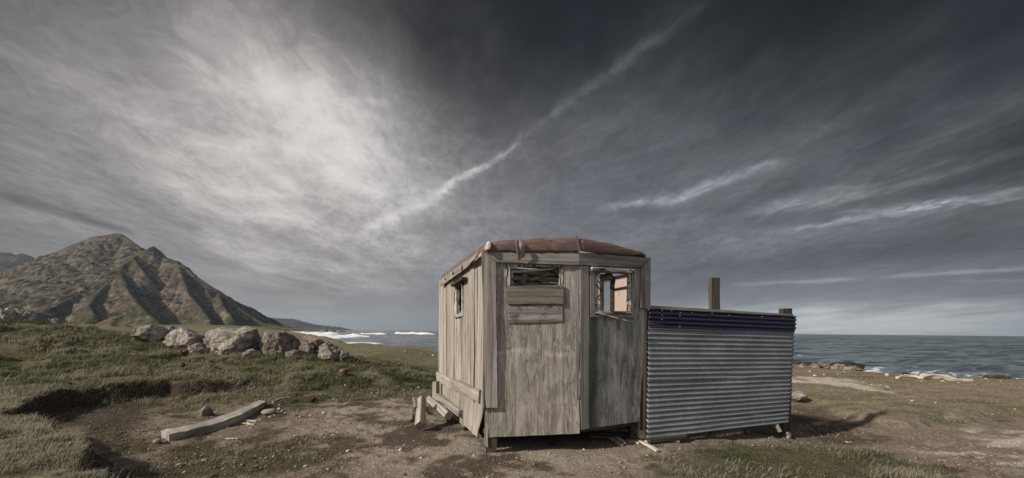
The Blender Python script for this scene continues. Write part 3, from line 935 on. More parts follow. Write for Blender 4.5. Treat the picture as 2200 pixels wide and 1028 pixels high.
R5 = ridge((240, 592, 930), (215, 625, 850), (190, 655, 780), (205, 682, 720))
R6 = ridge((470, 628, 1003), (478, 655, 940), (500, 685, 880))
R7 = ridge((240, 505, 1120), (225, 545, 1060), (205, 580, 1000), (180, 600, 960))
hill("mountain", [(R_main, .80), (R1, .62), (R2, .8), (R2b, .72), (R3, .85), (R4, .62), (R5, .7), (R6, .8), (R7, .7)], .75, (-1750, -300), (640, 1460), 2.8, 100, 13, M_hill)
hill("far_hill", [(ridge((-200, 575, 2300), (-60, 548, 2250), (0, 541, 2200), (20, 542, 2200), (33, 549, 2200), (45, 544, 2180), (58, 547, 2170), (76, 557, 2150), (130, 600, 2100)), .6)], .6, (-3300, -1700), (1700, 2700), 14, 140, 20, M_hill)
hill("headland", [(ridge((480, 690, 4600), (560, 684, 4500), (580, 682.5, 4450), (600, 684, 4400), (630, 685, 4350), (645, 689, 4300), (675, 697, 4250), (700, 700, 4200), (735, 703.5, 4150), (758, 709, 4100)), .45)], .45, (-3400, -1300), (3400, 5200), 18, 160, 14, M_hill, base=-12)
# low mound of reddish earth on the flat in front of the mountain
R_e = ridge((186, 713, 172), (205, 698, 174), (225, 687, 175), (242, 686, 176), (258, 694, 176), (268, 695, 176), (280, 706, 175), (290, 713, 174))
xs = np.arange(-195, -150, 0.6); ys = np.arange(155, 200, 0.8)
X, Y = np.meshgrid(xs, ys)
h, d = ridge_height(X, Y, [(R_e, .7)], .7, -3)
h = h + fbm(X / 2.5, Y / 2.5, 4, 171) * 1.3 * np.clip(d / 2, .2, 1)
h = np.maximum(h, -2)
idx = np.arange(h.size).reshape(h.shape)
quads = np.stack([idx[:-1, :-1], idx[:-1, 1:], idx[1:, 1:], idx[1:, :-1]], -1).reshape(-1, 4)
n = fbm(X / 5, Y / 5, 4, 172)
c = np.zeros(X.shape + (3,)) + np.array((0.125, 0.082, 0.060))
c = mixc(c, (0.065, 0.070, 0.030), sm(n, 0.02, 0.15)); c = mixc(c, (0.16, 0.125, 0.08), sm(d, 1.2, 0.2))
tag(mesh_obj("earth_hillock", np.stack([X, Y, h], -1).reshape(-1, 3), quads, M_ground, smooth=True,
             attrs={'Col': ('FLOAT_COLOR', np.concatenate([c, np.ones(c.shape[:2] + (1,))], -1).reshape(-1, 4))}), kind='structure')


# ------------------------------------------------------------------ wall frames and boards
class Wall:
    """upright plane through two plan points; local x along it, y into the building, z up"""
    def __init__(self, a, b):
        self.a = np.array(a, float); b = np.array(b, float)
        self.len = float(np.linalg.norm(b - self.a))
        self.u = (b - self.a) / self.len
        self.n = np.array((self.u[1], -self.u[0]))          # outward
        self.M = Matrix(((self.u[0], -self.n[0], 0, a[0]), (self.u[1], -self.n[1], 0, a[1]), (0, 0, 1, 0), (0, 0, 0, 1)))

    def uz(self, px, py, off=0.0):
        r = ray(px, py)
        a = self.a + self.n * off
        Y = float(a @ self.n) / float(r[:2] @ self.n)
        p = r[:2] * Y
        return np.array((float((p - self.a) @ self.u), CAM_H + r[2] * Y))

    def world(self, u, z, y=0.0):
        p = self.a + self.u * u - self.n * y
        return Vector((p[0], p[1], z))


def bil(q, s, t):
    tl, tr, br, bl = q
    return (tl * (1 - s) + tr * s) * (1 - t) + (bl * (1 - s) + br * s) * t


def inv_bil(q, p):
    s = t = 0.5
    for _ in range(25):
        f = bil(q, s, t) - p
        ds = (bil(q, s + 1e-4, t) - bil(q, s - 1e-4, t)) / 2e-4
        dt = (bil(q, s, t + 1e-4) - bil(q, s, t - 1e-4)) / 2e-4
        J = np.array((ds, dt)).T
        d = np.linalg.solve(J, f)
        s -= d[0]; t -= d[1]
    return s, t


def grid_slab(q, y0, y1, holes=(), cell=0.07, warp=None, jit=0.002, seed=0, cuts=()):
    """slab with the outline q (4 uz points) between depths y0 (front) and y1; holes are (s0,t0,s1,t1)"""
    w = max(np.linalg.norm(q[1] - q[0]), np.linalg.norm(q[2] - q[3])); h = max(np.linalg.norm(q[3] - q[0]), np.linalg.norm(q[2] - q[1]))
    ss = set(np.linspace(0, 1, max(2, int(w / cell) + 1)).round(5)); tt = set(np.linspace(0, 1, max(2, int(h / cell) + 1)).round(5))
    bs = [v for hh in holes for v in (hh[0], hh[2])] + list(cuts); bt = [v for hh in holes for v in (hh[1], hh[3])]
    ss = {v for v in ss if all(abs(v - b) > 0.3 * cell / w for b in bs)} | set(bs) | {0.0, 1.0}
    tt = {v for v in tt if all(abs(v - b) > 0.3 * cell / h for b in bt)} | set(bt) | {0.0, 1.0}
    ss = sorted(ss); tt = sorted(tt)
    ns, nt_ = len(ss), len(tt)
    V = []
    for side, yy in ((0, y0), (1, y1)):
        for j, t in enumerate(tt):
            for i, s in enumerate(ss):
                p = bil(q, s, t)
                nx = mnoise.noise(Vector((p[0] * 9 + seed * 3.1, p[1] * 9, 1.7))) * jit * 2
                nz_ = mnoise.noise(Vector((p[0] * 9 + seed * 3.1, p[1] * 9, 8.3))) * jit * 2
                dy = warp(s, t, p) if warp else 0.0
                dy += mnoise.noise(Vector((p[0] * 2.2 + seed, p[1] * 1.5, 4.4))) * jit * 1.5
                V.append((p[0] + nx, yy + dy, p[1] + nz_))
    n = ns * nt_
    ok = np.ones((nt_ - 1, ns - 1), bool)
    for j in range(nt_ - 1):
        for i in range(ns - 1):
            cs_, ct = (ss[i] + ss[i + 1]) / 2, (tt[j] + tt[j + 1]) / 2
            for hh in holes:
                if hh[0] < cs_ < hh[2] and hh[1] < ct < hh[3]: ok[j, i] = False
    Fc = []
    I = lambda j, i, b=0: b * n + j * ns + i
    for j in range(nt_ - 1):
        for i in range(ns - 1):
            if not ok[j, i]: continue
            Fc.append((I(j, i), I(j + 1, i), I(j + 1, i + 1), I(j, i + 1)))
            Fc.append((I(j, i, 1), I(j, i + 1, 1), I(j + 1, i + 1, 1), I(j + 1, i, 1)))
            if j == 0 or not ok[j - 1, i]: Fc.append((I(j, i), I(j, i + 1), I(j, i + 1, 1), I(j, i, 1)))
            if j == nt_ - 2 or not ok[j + 1, i]: Fc.append((I(j + 1, i + 1), I(j + 1, i), I(j + 1, i, 1), I(j + 1, i + 1, 1)))
            if i == 0 or not ok[j, i - 1]: Fc.append((I(j + 1, i), I(j, i), I(j, i, 1), I(j + 1, i, 1)))
            if i == ns - 2 or not ok[j, i + 1]: Fc.append((I(j, i + 1), I(j + 1, i + 1), I(j + 1, i + 1, 1), I(j, i + 1, 1)))
    return V, Fc


_seed = [0]


def slab(name, mat, parent, W, px, y0, y1, holes_px=(), **kw):
    """board on a wall; px = outline in photo points (TL, TR, BR, BL)"""
    _seed[0] += 1
    q = [W.uz(a, b, -y0) for a, b in px]
    holes = []
    for (x0, yy0, x1, yy1) in holes_px:
        c = [inv_bil(q, W.uz(a, b, -y0)) for a, b in ((x0, yy0), (x1, yy0), (x1, yy1), (x0, yy1))]
        holes.append(((c[0][0] + c[3][0]) / 2, (c[0][1] + c[1][1]) / 2, (c[1][0] + c[2][0]) / 2, (c[2][1] + c[3][1]) / 2))
    V, Fc = grid_slab(q, y0, y1, holes, seed=_seed[0], **kw)
    used = sorted({i for f in Fc for i in f}); mp = {k: i for i, k in enumerate(used)}
    return mesh_obj(name, [V[k] for k in used], [tuple(mp[i] for i in f) for f in Fc], mat, parent, W.M)


def timber(name, mat, p0, p1, w, h, roll=0.0, parent=None, bend=0.0, jit=0.003, taper=0.0, n=12, skew=0.0):
    """sawn timber from p0 to p1 (centres of its ends); local x runs along it"""
    p0, p1 = Vector(p0), Vector(p1)
    d = p1 - p0; Ln = d.length
    xax = d.normalized()
    up = Vector((0, 0, 1)) if abs(xax.z) < 0.95 else Vector((0, 1, 0))
    yax = up.cross(xax).normalized(); zax = xax.cross(yax)
    R = Matrix((xax, yax, zax)).transposed() @ Matrix.Rotation(roll, 3, 'X')
    M = R.to_4x4(); M.translation = p0
    _seed[0] += 1; sd_ = _seed[0]
    V, Fc = [], []
    b = min(w, h) * 0.10                                # worn arris
    sec = [(-w / 2 + b, -h / 2), (w / 2 - b, -h / 2), (w / 2, -h / 2 + b), (w / 2, h / 2 - b), (w / 2 - b, h / 2), (-w / 2 + b, h / 2), (-w / 2, h / 2 - b), (-w / 2, -h / 2 + b)]
    k = len(sec)
    for i in range(n + 1):
        t = i / n; x = Ln * t
        off = bend * 4 * t * (1 - t)
        f = 1 - taper * t
        for (a, c) in sec:
            e = mnoise.noise(Vector((x * 3 + sd_, a * 20, c * 20))) * jit
            V.append((x + (skew * a if i in (0, n) else 0) + (e if i in (0, n) else 0), a * f + off + e, c * f + e * 0.7))
    for i in range(n):
        for j in range(k):
            Fc.append((i * k + j, i * k + (j + 1) % k, (i + 1) * k + (j + 1) % k, (i + 1) * k + j))
    Fc.append(tuple(reversed(range(k)))); Fc.append(tuple(n * k + j for j in range(k)))
    Fc = [tuple(reversed(f)) for f in Fc]
    return mesh_obj(name, V, Fc, mat, parent, M)


# ------------------------------------------------------------------ the hut
YF = 5.28
P0 = np.array(at(1039, 712, YF)[:2]); P1 = np.array(at(1245, 712, YF * 1.026)[:2]); P2 = np.array(at(1396, 712, YF * 1.026 * 1.085)[:2])
P3 = np.array(at(944.5, 712, YF * 1.60)[:2]); P4 = P2 + (P3 - P0) * 1.0
WA, WB, WC = Wall(P0, P1), Wall(P1, P2), Wall(P3, P0)
WR, WK = Wall(P4, P2), Wall(P3, P4)        # far side wall and back wall, frames facing the camera
hut = empty("hut", ((P0[0] + P2[0]) / 2, (P0[1] + P3[1]) / 2, 0.0), "weathered grey timber hut with rusty rounded roof and broken windows beside the corrugated iron fence", "hut")

# front, two sheets of plywood meeting at a fold
frontA = slab("front_panel", M_plyA, hut, WA, ((1040, 543), (1244.5, 545), (1244.5, 931.5), (1046, 941)), 0.0, 0.018, [(1096, 571, 1204, 690)], jit=0.003,
              warp=lambda s, t, p: -0.012 * s * sm(t, .75, 1) + 0.01 * sm(t, .9, 1) * (1 - s))
frontB = slab("front_panel", M_plyB, hut, WB, ((1246, 545), (1392, 553), (1374, 906), (1248, 925)), 0.004, 0.020, [(1282, 587, 1349, 669)], jit=0.003,
              warp=lambda s, t, p: 0.02 * sm(t, .8, 1) * (1 - s))
frontB['label'] = "mossy plywood front sheet with the open window"
slab("cover_strip", M_woodV, hut, WA, ((1236.5, 570), (1244.6, 570), (1245.5, 856), (1239, 856)), -0.014, -0.001, jit=0.003)
slab("edge_board", M_woodV, hut, WB, ((1246, 571), (1266, 572), (1265, 921), (1248.5, 924)), -0.016, 0.002, jit=0.003)
slab("corner_post", M_woodV, hut, WA, ((1034.5, 541), (1064.5, 564), (1068.5, 876), (1043.5, 877)), -0.042, -0.002, jit=0.003)
slab("header_board", M_woodH, hut, WA, ((1038, 538.5), (1244.5, 542), (1244.5, 569.5), (1065.5, 563.8)), -0.048, -0.003, jit=0.003)
hb = slab("header_board", M_woodH, hut, WB, ((1245.5, 543), (1397, 554.5), (1378, 574.5), (1245.5, 570)), -0.040, 0.002, jit=0.004)
slab("corner_post", M_woodV, hut, WB, ((1379, 575), (1398.4, 556), (1397.5, 664), (1377.5, 662)), -0.042, 0.05, jit=0.002)
slab("corner_stud", M_darkV, hut, WB, ((1377, 664), (1394, 664), (1391, 925), (1376, 925)), 0.022, 0.075)
# boarded window on the left sheet
slab("window_board", M_board, hut, WA, ((1090, 614.5), (1210.5, 613), (1210, 653.0), (1090.5, 653.4)), -0.034, -0.016, jit=0.003)
b2 = slab("window_board", M_board2, hut, WA, ((1091.5, 640), (1209, 640), (1208.5, 692.5), (1092, 695)), -0.015, -0.002, jit=0.003)
b2['label'] = "lower window board with a knot and black stains"
wf = slab("window_frame", M_peelV, hut, WA, ((1086.5, 569), (1209, 570), (1209, 613), (1087, 616)), -0.012, 0.045, [(1096, 573.5, 1202.5, 616.5)], jit=0.003, cell=0.05)
fr = lambda nm, mat, a, b, w, h, **k: timber(nm, mat, a, b, w, h, parent=hut, **k)
wA = lambda px, py, dy: Vector(at(px, py, 1.0)) if False else WA.world(*WA.uz(px, py, -dy), dy)
# broken sash hanging in the opening and rafters seen through it
timber("broken_sash_rail", M_peelH, wA(1097, 585, .07), wA(1201, 577, .07), .020, .026, parent=wf)
timber("broken_sash_stile", M_peelV, wA(1100, 584, .075), wA(1101, 616, .075), .026, .022, parent=wf)
timber("loose_batten", M_peelH, wA(1120, 606, .25), wA(1196, 587, .22), .012, .02, parent=hut, bend=.015)
# open window on the right sheet
cas = slab("window_frame", M_woodV, hut, WB, ((1269, 579), (1363, 583), (1362, 682.5), (1269.5, 682)), -0.026, 0.003, [(1278.5, 587, 1357, 677.5)], jit=0.003, cell=0.05)
timber("head_rail", M_peelH, WB.world(*WB.uz(1270.5, 578.5, .045), -.045), WB.world(*WB.uz(1363.5, 584, .045), -.045), .05, .052, parent=cas, jit=.008)
timber("sash_stile", M_peelV, WB.world(*WB.uz(1351.5, 589, .01), -.01), WB.world(*WB.uz(1351, 671, .01), -.01), .05, .045, parent=cas, jit=.005)
timber("sash_stile", M_peelV, WB.world(*WB.uz(1281.5, 586, .01), -.0), WB.world(*WB.uz(1281.5, 672, .01), -.0), .10, .025, parent=cas, jit=.005)
timber("bottom_rail", M_peelH, WB.world(*WB.uz(1281, 671.5, .015), -.015), WB.world(*WB.uz(1356, 671.5, .015), -.015), .05, .036, parent=cas, jit=.005)
timber("hanging_glazing_bead", M_peelH, WB.world(*WB.uz(1280.5, 672.5, .03), -.035), WB.world(*WB.uz(1357, 692.5, .05), -.06), .018, .018, parent=cas, jit=.004)

# planked left side: upright planks of uneven width, the third one cut for the window
edge_px = [942.5, 960, 974.5, 992, 1010.5, 1018, 1026, 1037.5]
offs = [.004, .012, -.004, .008, .018, .002, .012]


def top_y(x): return 603 + (541 - 603) * (x - 945) / (1036 - 945)
def bot_y(x): return 808 + (884 - 808) * (x - 941) / (1043 - 941)


for i in range(7):
    x0, x1 = edge_px[i] + .28, edge_px[i + 1] - .28
    d = (-.6, .4, 0, .3, -.3, .4, 0)[i]
    spans = [(top_y, bot_y)] if i != 2 else [(top_y, lambda x: 612 - (x - 976) * .45), (lambda x: 680 - (x - 976) * .3, bot_y)]
    for (ft, fb) in spans:
        slab("plank", M_plank, hut, WC, ((x0, ft(x0)), (x1, ft(x1)), (x1 + d, fb(x1)), (x0 + d, fb(x0))), -offs[i], .022 - offs[i], jit=.004, cell=.09)
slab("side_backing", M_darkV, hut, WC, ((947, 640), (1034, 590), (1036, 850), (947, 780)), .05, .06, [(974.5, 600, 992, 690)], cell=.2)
# lower skirt of the left side, its near corner curling off the frame
qs = [WC.uz(a, b) for a, b in ((940, 812), (1037.5, 876), (1030, 939), (934, 868))]
cuts2 = [inv_bil(qs, WC.uz(c, 850))[0] for c in (961, 992, 1010)]
cs2 = sorted([c - .003 for c in cuts2] + [c + .003 for c in cuts2])
V, Fc = grid_slab(qs, 0.004, 0.016, cell=.05, jit=.003, seed=9, cuts=cs2,
                  warp=lambda s, t, p: (0.014 if any(abs(s - c) < .0031 for c in cuts2) else 0) - 0.03 * sm(t, .2, 1) * sm(s, .8, 1) - .01 * t)
mesh_obj("skirt_board", V, Fc, M_plank, hut, WC.M)
slab("side_rail", M_plankH, hut, WC, ((936, 799), (1029.5, 839), (1027.5, 866), (938, 819)), -0.045, -0.002, jit=.006)
# side window
sw = slab("side_window_frame", M_peelV, hut, WC, ((975, 609), (993.5, 603), (993.5, 679), (976, 684)), -.025, .03, [(980, 612, 991.8, 674)], jit=.005, cell=.05)
slab("window_hood", M_dark, sw, WC, ((967.5, 611), (992, 595.5), (992, 600.5), (968.5, 616)), -.10, -.02, jit=.006)
# fascia along the left eave, torn loose at the near end
slab("fascia_board", M_woodH, hut, WC, ((946, 600.5), (1030, 541), (1029, 556), (946.3, 615.5)), -.07, -.05, jit=.004,
     warp=lambda s, t, p: -0.05 * sm(s, .72, 1) * t)
M_flake = plain('greenish_filler', (.34, .35, .27), var=.35, scale=25)
for (a, b, c) in (((952, 598), (955, 597), 5), ((968, 587), (972, 584), 5), ((987, 575), (991, 570), 7)):
    slab("filler_flake", M_flake, hut, WC, (a, b, (b[0] - 1, b[1] + c), (a[0] + 1, a[1] + c * .7)), -.10, -.085, jit=.012, cell=.03)

# roof: sheet-metal crown with a rounded lip, laid over the plan of the hut
def roof_front(s):
    """front edge: plan point, base height, lip height"""
    d0, d1 = WA.len, WB.len
    L_ = s * (d0 + d1)
    p = P0 + WA.u * L_ if L_ <= d0 else P1 + WB.u * (L_ - d0)
    return p


ROOF_PX = [(1046, 541, 519), (1060, 540, 516.5), (1080, 540, 514), (1110, 540.5, 511), (1160, 541, 508.5), (1200, 541.5, 507), (1240, 542, 506.5), (1265, 543, 510), (1300, 545, 517), (1340, 547.5, 527), (1370, 549.5, 536), (1381, 550, 541), (1386, 550.5, 547)]
back = (P3 - P0) / np.linalg.norm(P3 - P0)
RL = float(np.linalg.norm(P3 - P0))
prof = [(-.058, -.02), (-.064, .12), (-.064, .32), (-.060, .56), (-.048, .76), (-.012, .89), (.05, .97), (.12, 1.0), (.3, 1.02), (.8, 1.03), (1.3, 1.03), (1.8, 1.03), (2.3, 1.02), (2.8, 1.0), (RL - .1, .97), (RL + .03, .80), (RL + .05, .35), (RL + .05, -.02)]
V = []
xs_ = np.interp(np.linspace(0, 1, 46), np.linspace(0, 1, len(ROOF_PX)), [r[0] for r in ROOF_PX])
for x in xs_:
    yb_ = np.interp(x, [r[0] for r in ROOF_PX], [r[1] for r in ROOF_PX]); yt = np.interp(x, [r[0] for r in ROOF_PX], [r[2] for r in ROOF_PX])
    W = WA if x <= 1245 else WB
    u, z0 = W.uz(x, yb_, .05); _, z1 = W.uz(x, yt, .04)
    p = W.a + W.u * u
    for (d, f) in prof:
        q_ = p + back * d
        z = z0 + (z1 - z0) * f
        z += mnoise.noise(Vector((q_[0] * 3, q_[1] * 3, 2.0))) * .008 + mnoise.noise(Vector((q_[0] * 18, q_[1] * 18, f * 5))) * .005
        if f <= 0.1 and d < 0: z += .022 * mnoise.noise(Vector((q_[0] * 11, q_[1] * 11, 7.7)))      # ragged eave
        if abs(x - 1241) < 6 and f > 0: z -= .006
        V.append((q_[0], q_[1], z))
k = len(prof); Fc = []
for i in range(len(xs_) - 1):
    for j in range(k - 1):
        if 8 <= j <= 12 and 5 <= i <= 32: continue            # unseen opening added in the sheet to let sun into the hut
        Fc.append((i * k + j, (i + 1) * k + j, (i + 1) * k + j + 1, i * k + j + 1))
for i in (0, len(xs_) - 1):                                   # closed ends
    n0 = len(V)
    for j in range(k):
        v = V[i * k + j]; V.append((v[0], v[1], V[i * k][2] - .015))
    for j in range(k - 1):
        f = (i * k + j, i * k + j + 1, n0 + j + 1, n0 + j)
        Fc.append(f if i == 0 else tuple(reversed(f)))
roof = mesh_obj("roof", V, Fc, M_roof, hut, Matrix.Identity(4), smooth=True)
md = roof.modifiers.new("thickness", 'SOLIDIFY'); md.thickness = 0.012; md.offset = -1
# seam strip, folded corner and the torn lining hanging over the lip
seam = timber("roof_seam", M_roof, WA.world(*WA.uz(1238, 507, .05), -.055), WA.world(*WA.uz(1245, 541, .07), -.085), .03, .008, parent=roof)
V = []; Fc = []
cap = [(1041, 534), (1046, 520), (1053, 517), (1055, 527), (1052, 538), (1042, 540)]
for dy in (-.115, -.03):
    for (a, b) in cap: V.append(WA.world(*WA.uz(a, b, -dy), dy + (.02 if b < 522 and dy < -.1 else 0)))
n = len(cap)
Fc = [tuple(reversed(range(n))), tuple(range(n, 2 * n))] + [(i, (i + 1) % n, n + (i + 1) % n, n + i) for i in range(n)]
fold = mesh_obj("folded_corner", V, Fc, M_plaster, roof)
mb = fold.modifiers.new("round", 'BEVEL'); mb.width = .02; mb.segments = 2
V = []; Fc = []
flap = [[(1110, 514), (1114, 516), (1119, 517), (1124, 521)], [(1109, 523), (1113, 527), (1119, 524), (1127, 526)], [(1110, 530), (1114, 533), (1119, 530), (1129, 530)], [(1111, 541), (1114, 543), (1119, 541), (1129, 541)], [(1112, 551), (1115, 553), (1119, 550), (1128, 549)], [(1114, 557), (1116, 560), (1119, 555), (1127, 553)]]
dep = [-.085, -.125, -.135, -.115, -.105, -.10]
for r_, (row, d) in enumerate(zip(flap, dep)):
    for c_i, (a, b) in enumerate(row):
        dd = d + (.022 if c_i % 2 else -.012) * (1 if r_ > 0 else .3)
        V.append(WA.world(*WA.uz(a, b, -dd), dd))
for r_ in range(5):
    for c_i in range(3):
        Fc.append((r_ * 4 + c_i, (r_ + 1) * 4 + c_i, (r_ + 1) * 4 + c_i + 1, r_ * 4 + c_i + 1))
fl = mesh_obj("torn_lining", V, Fc, M_flap, roof, Matrix.Identity(4))
ms = fl.modifiers.new("smooth", 'SUBSURF'); ms.levels = ms.render_levels = 2
ms2 = fl.modifiers.new("thickness", 'SOLIDIFY'); ms2.thickness = .008

# far side, back wall, floor and roof timbers, as seen through the windows
TOPZ = 2.45


def wall_rect(name, mat, W, u0, u1, z0, z1, y0, y1, holes=()):
    _seed[0] += 1
    q = [np.array((u0, z1)), np.array((u1, z1)), np.array((u1, z0)), np.array((u0, z0))]
    hh = [((a - u0) / (u1 - u0), (z1 - d) / (z1 - z0), (c - u0) / (u1 - u0), (z1 - b) / (z1 - z0)) for a, b, c, d in holes]
    V, Fc = grid_slab(q, y0, y1, hh, cell=.15, jit=.003, seed=_seed[0])
    used = sorted({i for f in Fc for i in f}); mp = {k: i for i, k in enumerate(used)}
    return mesh_obj(name, [V[k] for k in used], [tuple(mp[i] for i in f) for f in Fc], mat, hut, W.M)


hA = WR.uz(1295, 588); hB = WR.uz(1317, 588); hC = WR.uz(1306, 668)
print("far wall hole", hA, hB, hC, WR.len)
wall_rect("far_side_wall", M_lining, WR, 0.02, WR.len - .05, .22, TOPZ, -.0, .03, [(hA[0], max(hC[1], .6), hB[0], TOPZ - .06)])
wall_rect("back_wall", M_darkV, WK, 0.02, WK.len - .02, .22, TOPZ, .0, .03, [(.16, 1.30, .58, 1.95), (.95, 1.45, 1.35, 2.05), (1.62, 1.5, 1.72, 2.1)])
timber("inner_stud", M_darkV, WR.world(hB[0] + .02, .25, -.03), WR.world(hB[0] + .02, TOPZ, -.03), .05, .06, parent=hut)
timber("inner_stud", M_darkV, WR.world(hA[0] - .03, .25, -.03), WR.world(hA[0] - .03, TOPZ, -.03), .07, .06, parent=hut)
V = []
for z in (.24, .30):
    for p in (P0 + WC.n * -.04 + back * .05, P1 + back * .05, P2 + back * .1 - WR.u * 0 - np.array((.06, 0)), P4 + np.array((-.06, -.05)), P3 + np.array((.06, -.05))): V.append((p[0], p[1], z))
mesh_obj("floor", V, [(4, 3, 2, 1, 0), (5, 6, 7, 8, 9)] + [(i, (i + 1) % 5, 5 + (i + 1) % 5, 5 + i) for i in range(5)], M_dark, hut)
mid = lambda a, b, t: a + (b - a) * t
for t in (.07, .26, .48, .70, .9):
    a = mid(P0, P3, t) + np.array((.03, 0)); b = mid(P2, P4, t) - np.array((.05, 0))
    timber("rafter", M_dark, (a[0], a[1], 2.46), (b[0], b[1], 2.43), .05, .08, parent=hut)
for t in (.2, .5, .8):
    a = mid(P0, P2, t) + back * .1; b = mid(P3, P4, t) - back * .05
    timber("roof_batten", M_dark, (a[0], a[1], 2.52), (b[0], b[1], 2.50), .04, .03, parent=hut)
timber("fallen_rafter", M_woodH, WB.world(*WB.uz(1277, 606, -.12), .12), WB.world(*WB.uz(1316, 584, -.3), .3), .04, .05, parent=hut)
# legs and bearers under the floor
leg = slab("leg", M_post, hut, WA, ((1044.5, 935), (1068, 935), (1065.5, 984), (1044, 984)), .02, .12, jit=.003)
slab("sliver_board", M_plank, hut, WA, ((1042, 878), (1047, 880), (1049, 962), (1040.5, 955)), .0, .02, jit=.004)
for (p) in (mid(P1, P2, .85) + back * .15, mid(P0, P3, .93) + np.array((.1, 0)), mid(P2, P4, .9) - np.array((.12, 0)), mid(P0, P3, .5) + np.array((.35, 0)), P1 + back * 1.2):
    timber("leg", M_darkV, (p[0], p[1], gz(*p) - .1), (p[0], p[1], .25), .10, .10, parent=hut, n=3)
for t in (.08, .5, .92):
    a = mid(P0, P3, t) + np.array((.06, 0)); b = mid(P2, P4, t) - np.array((.08, 0))
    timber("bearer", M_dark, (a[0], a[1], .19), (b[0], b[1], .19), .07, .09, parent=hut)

# ------------------------------------------------------------------ corrugated iron fence
DL = np.array(at(1388, 712, 5.86)[:2]); DR = np.array(at(1700, 712, 5.86 * 1.105)[:2])
WD = Wall(DL, DR)
fence = empty("corrugated_iron_fence", (DL[0], DL[1], 0), "grey corrugated iron fence with a navy top strip, joined to the hut's right corner", "fence")


def corrugated(name, mat, px, ncor, amp, y0, dent=0.0, seed=0, rag=0.006):
    q = [WD.uz(a, b) for a, b in px]
    nt_ = ncor * 14 + 1; ns = 60
    V = []; E = []
    for j in range(nt_):
        t = j / (nt_ - 1)
        for i in range(ns):
            s = i / (ns - 1)
            p = bil(q, s, t)
            y = y0 - amp * math.cos(2 * math.pi * ncor * t)
            y += dent * mnoise.noise(Vector((p[0] * 1.6 + seed, p[1] * 2.2, 0)))
            dx = rag * mnoise.noise(Vector((s * 3 + seed, p[1] * 30, 1))) if i in (0, ns - 1) else 0
            V.append((p[0] + dx, y, p[1]))
            E.append(max(math.exp(-s * 90), math.exp(-(1 - s) * 160), .75 * math.exp(-(1 - t) * 60) if name else 0))
    idx = np.arange(ns * nt_).reshape(nt_, ns)
    quads = np.stack([idx[:-1, :-1], idx[1:, :-1], idx[1:, 1:], idx[:-1, 1:]], -1).reshape(-1, 4)
    o = mesh_obj(name, np.array(V), quads, mat, fence, WD.M, smooth=True, attrs={'edge': ('FLOAT', E)})
    m_ = o.modifiers.new("thickness", 'SOLIDIFY'); m_.thickness = .0025; m_.offset = 1
    return o


o = corrugated("iron_sheet", M_galv, ((1389.5, 807), (1699, 800), (1695, 907), (1387, 941)), 12, 0.0125, -.012, .026, 3)
corrugated("iron_sheet", M_galv, ((1389.5, 695), (1704, 707), (1699, 808), (1389, 816)), 11, 0.0125, -.020, .020, 8)
o = corrugated("iron_sheet", M_blue, ((1391, 663.5), (1705.5, 680), (1704, 714), (1389.5, 703)), 4, 0.0125, -.036, .012, 15)
o['label'] = "navy painted corrugated strip"
slab("fence_post", M_woodV, fence, WD, ((1375.5, 658), (1391, 666), (1387.5, 944), (1372.5, 942)), .012, .07, jit=.003)
slab("top_rail", M_woodH, fence, WD, ((1391, 656.5), (1705, 675.5), (1705, 684), (1391, 668)), -.006, .05, jit=.003)
slab("fence_post", M_post, fence, WD, ((1529, 597), (1547, 597), (1547, 935), (1529, 935)), .055, .12, jit=.003)
slab("fence_post", M_post, fence, WD, ((1684, 663), (1702, 663), (1699, 946), (1684, 946)), .055, .15, jit=.003)
slab("lower_rail", M_dark, fence, WD, ((1391, 905), (1699, 880), (1699, 892), (1391, 920)), .008, .05, jit=.003)
timber("brace", M_woodV, WD.world(*WD.uz(1664, 905, -.02), .02), WD.world(*WD.uz(1676, 928, .02), -.02), .03, .05, parent=fence)
# a loop of wire on the end post
def tube(name, pts, r, mat, parent, k=6):
    """bent wire as one mesh"""
    pts = [Vector(p) for p in pts]; V = []; Fc = []
    for i, p in enumerate(pts):
        d = (pts[min(i + 1, len(pts) - 1)] - pts[max(i - 1, 0)]).normalized()
        a_ = d.cross(Vector((0.3, 1, .2))).normalized(); b_ = d.cross(a_)
        for j in range(k): V.append(p + a_ * r * math.cos(6.2832 * j / k) + b_ * r * math.sin(6.2832 * j / k))
    for i in range(len(pts) - 1):
        for j in range(k): Fc.append((i * k + j, i * k + (j + 1) % k, (i + 1) * k + (j + 1) % k, (i + 1) * k + j))
    return mesh_obj(name, V, Fc, mat, parent)


tube("wire_loop", [WD.world(*WD.uz(a, b), .05) for a, b in ((1701, 665), (1705, 664.5), (1708, 666), (1707.5, 669), (1705, 671.5), (1702, 673))], .004, plain("dull_wire", (.06, .05, .045), .6, .6), fence)

M_screw = plain("bright_screw", (.45, .44, .42), .5, .3)
scv, scf = [], []
bm = bmesh.new(); bmesh.ops.create_uvsphere(bm, u_segments=8, v_segments=5, radius=.006)
scv = [v.co[:] for v in bm.verts]; scf = [tuple(v.index for v in f.verts) for f in bm.faces]; bm.free()
s0 = None
for (a, b) in ((1393, 666), (1423, 667), (1443, 668), (1462, 672), (1486, 672.5), (1530, 674), (1567, 678), (1637, 681), (1682, 683), (1423, 678), (1422, 687), (1461, 679), (1461, 702), (1396, 935), (1640, 911), (1692, 903), (1400, 710), (1698, 720)):
    if s0 is None:
        s0 = mesh_obj("fixing_screw", scv, scf, M_screw, fence); o = s0
    else:
        o = s0.copy(); COL.objects.link(o)
    o.location = WD.world(*WD.uz(a, b, .05), -.05) - fence.location

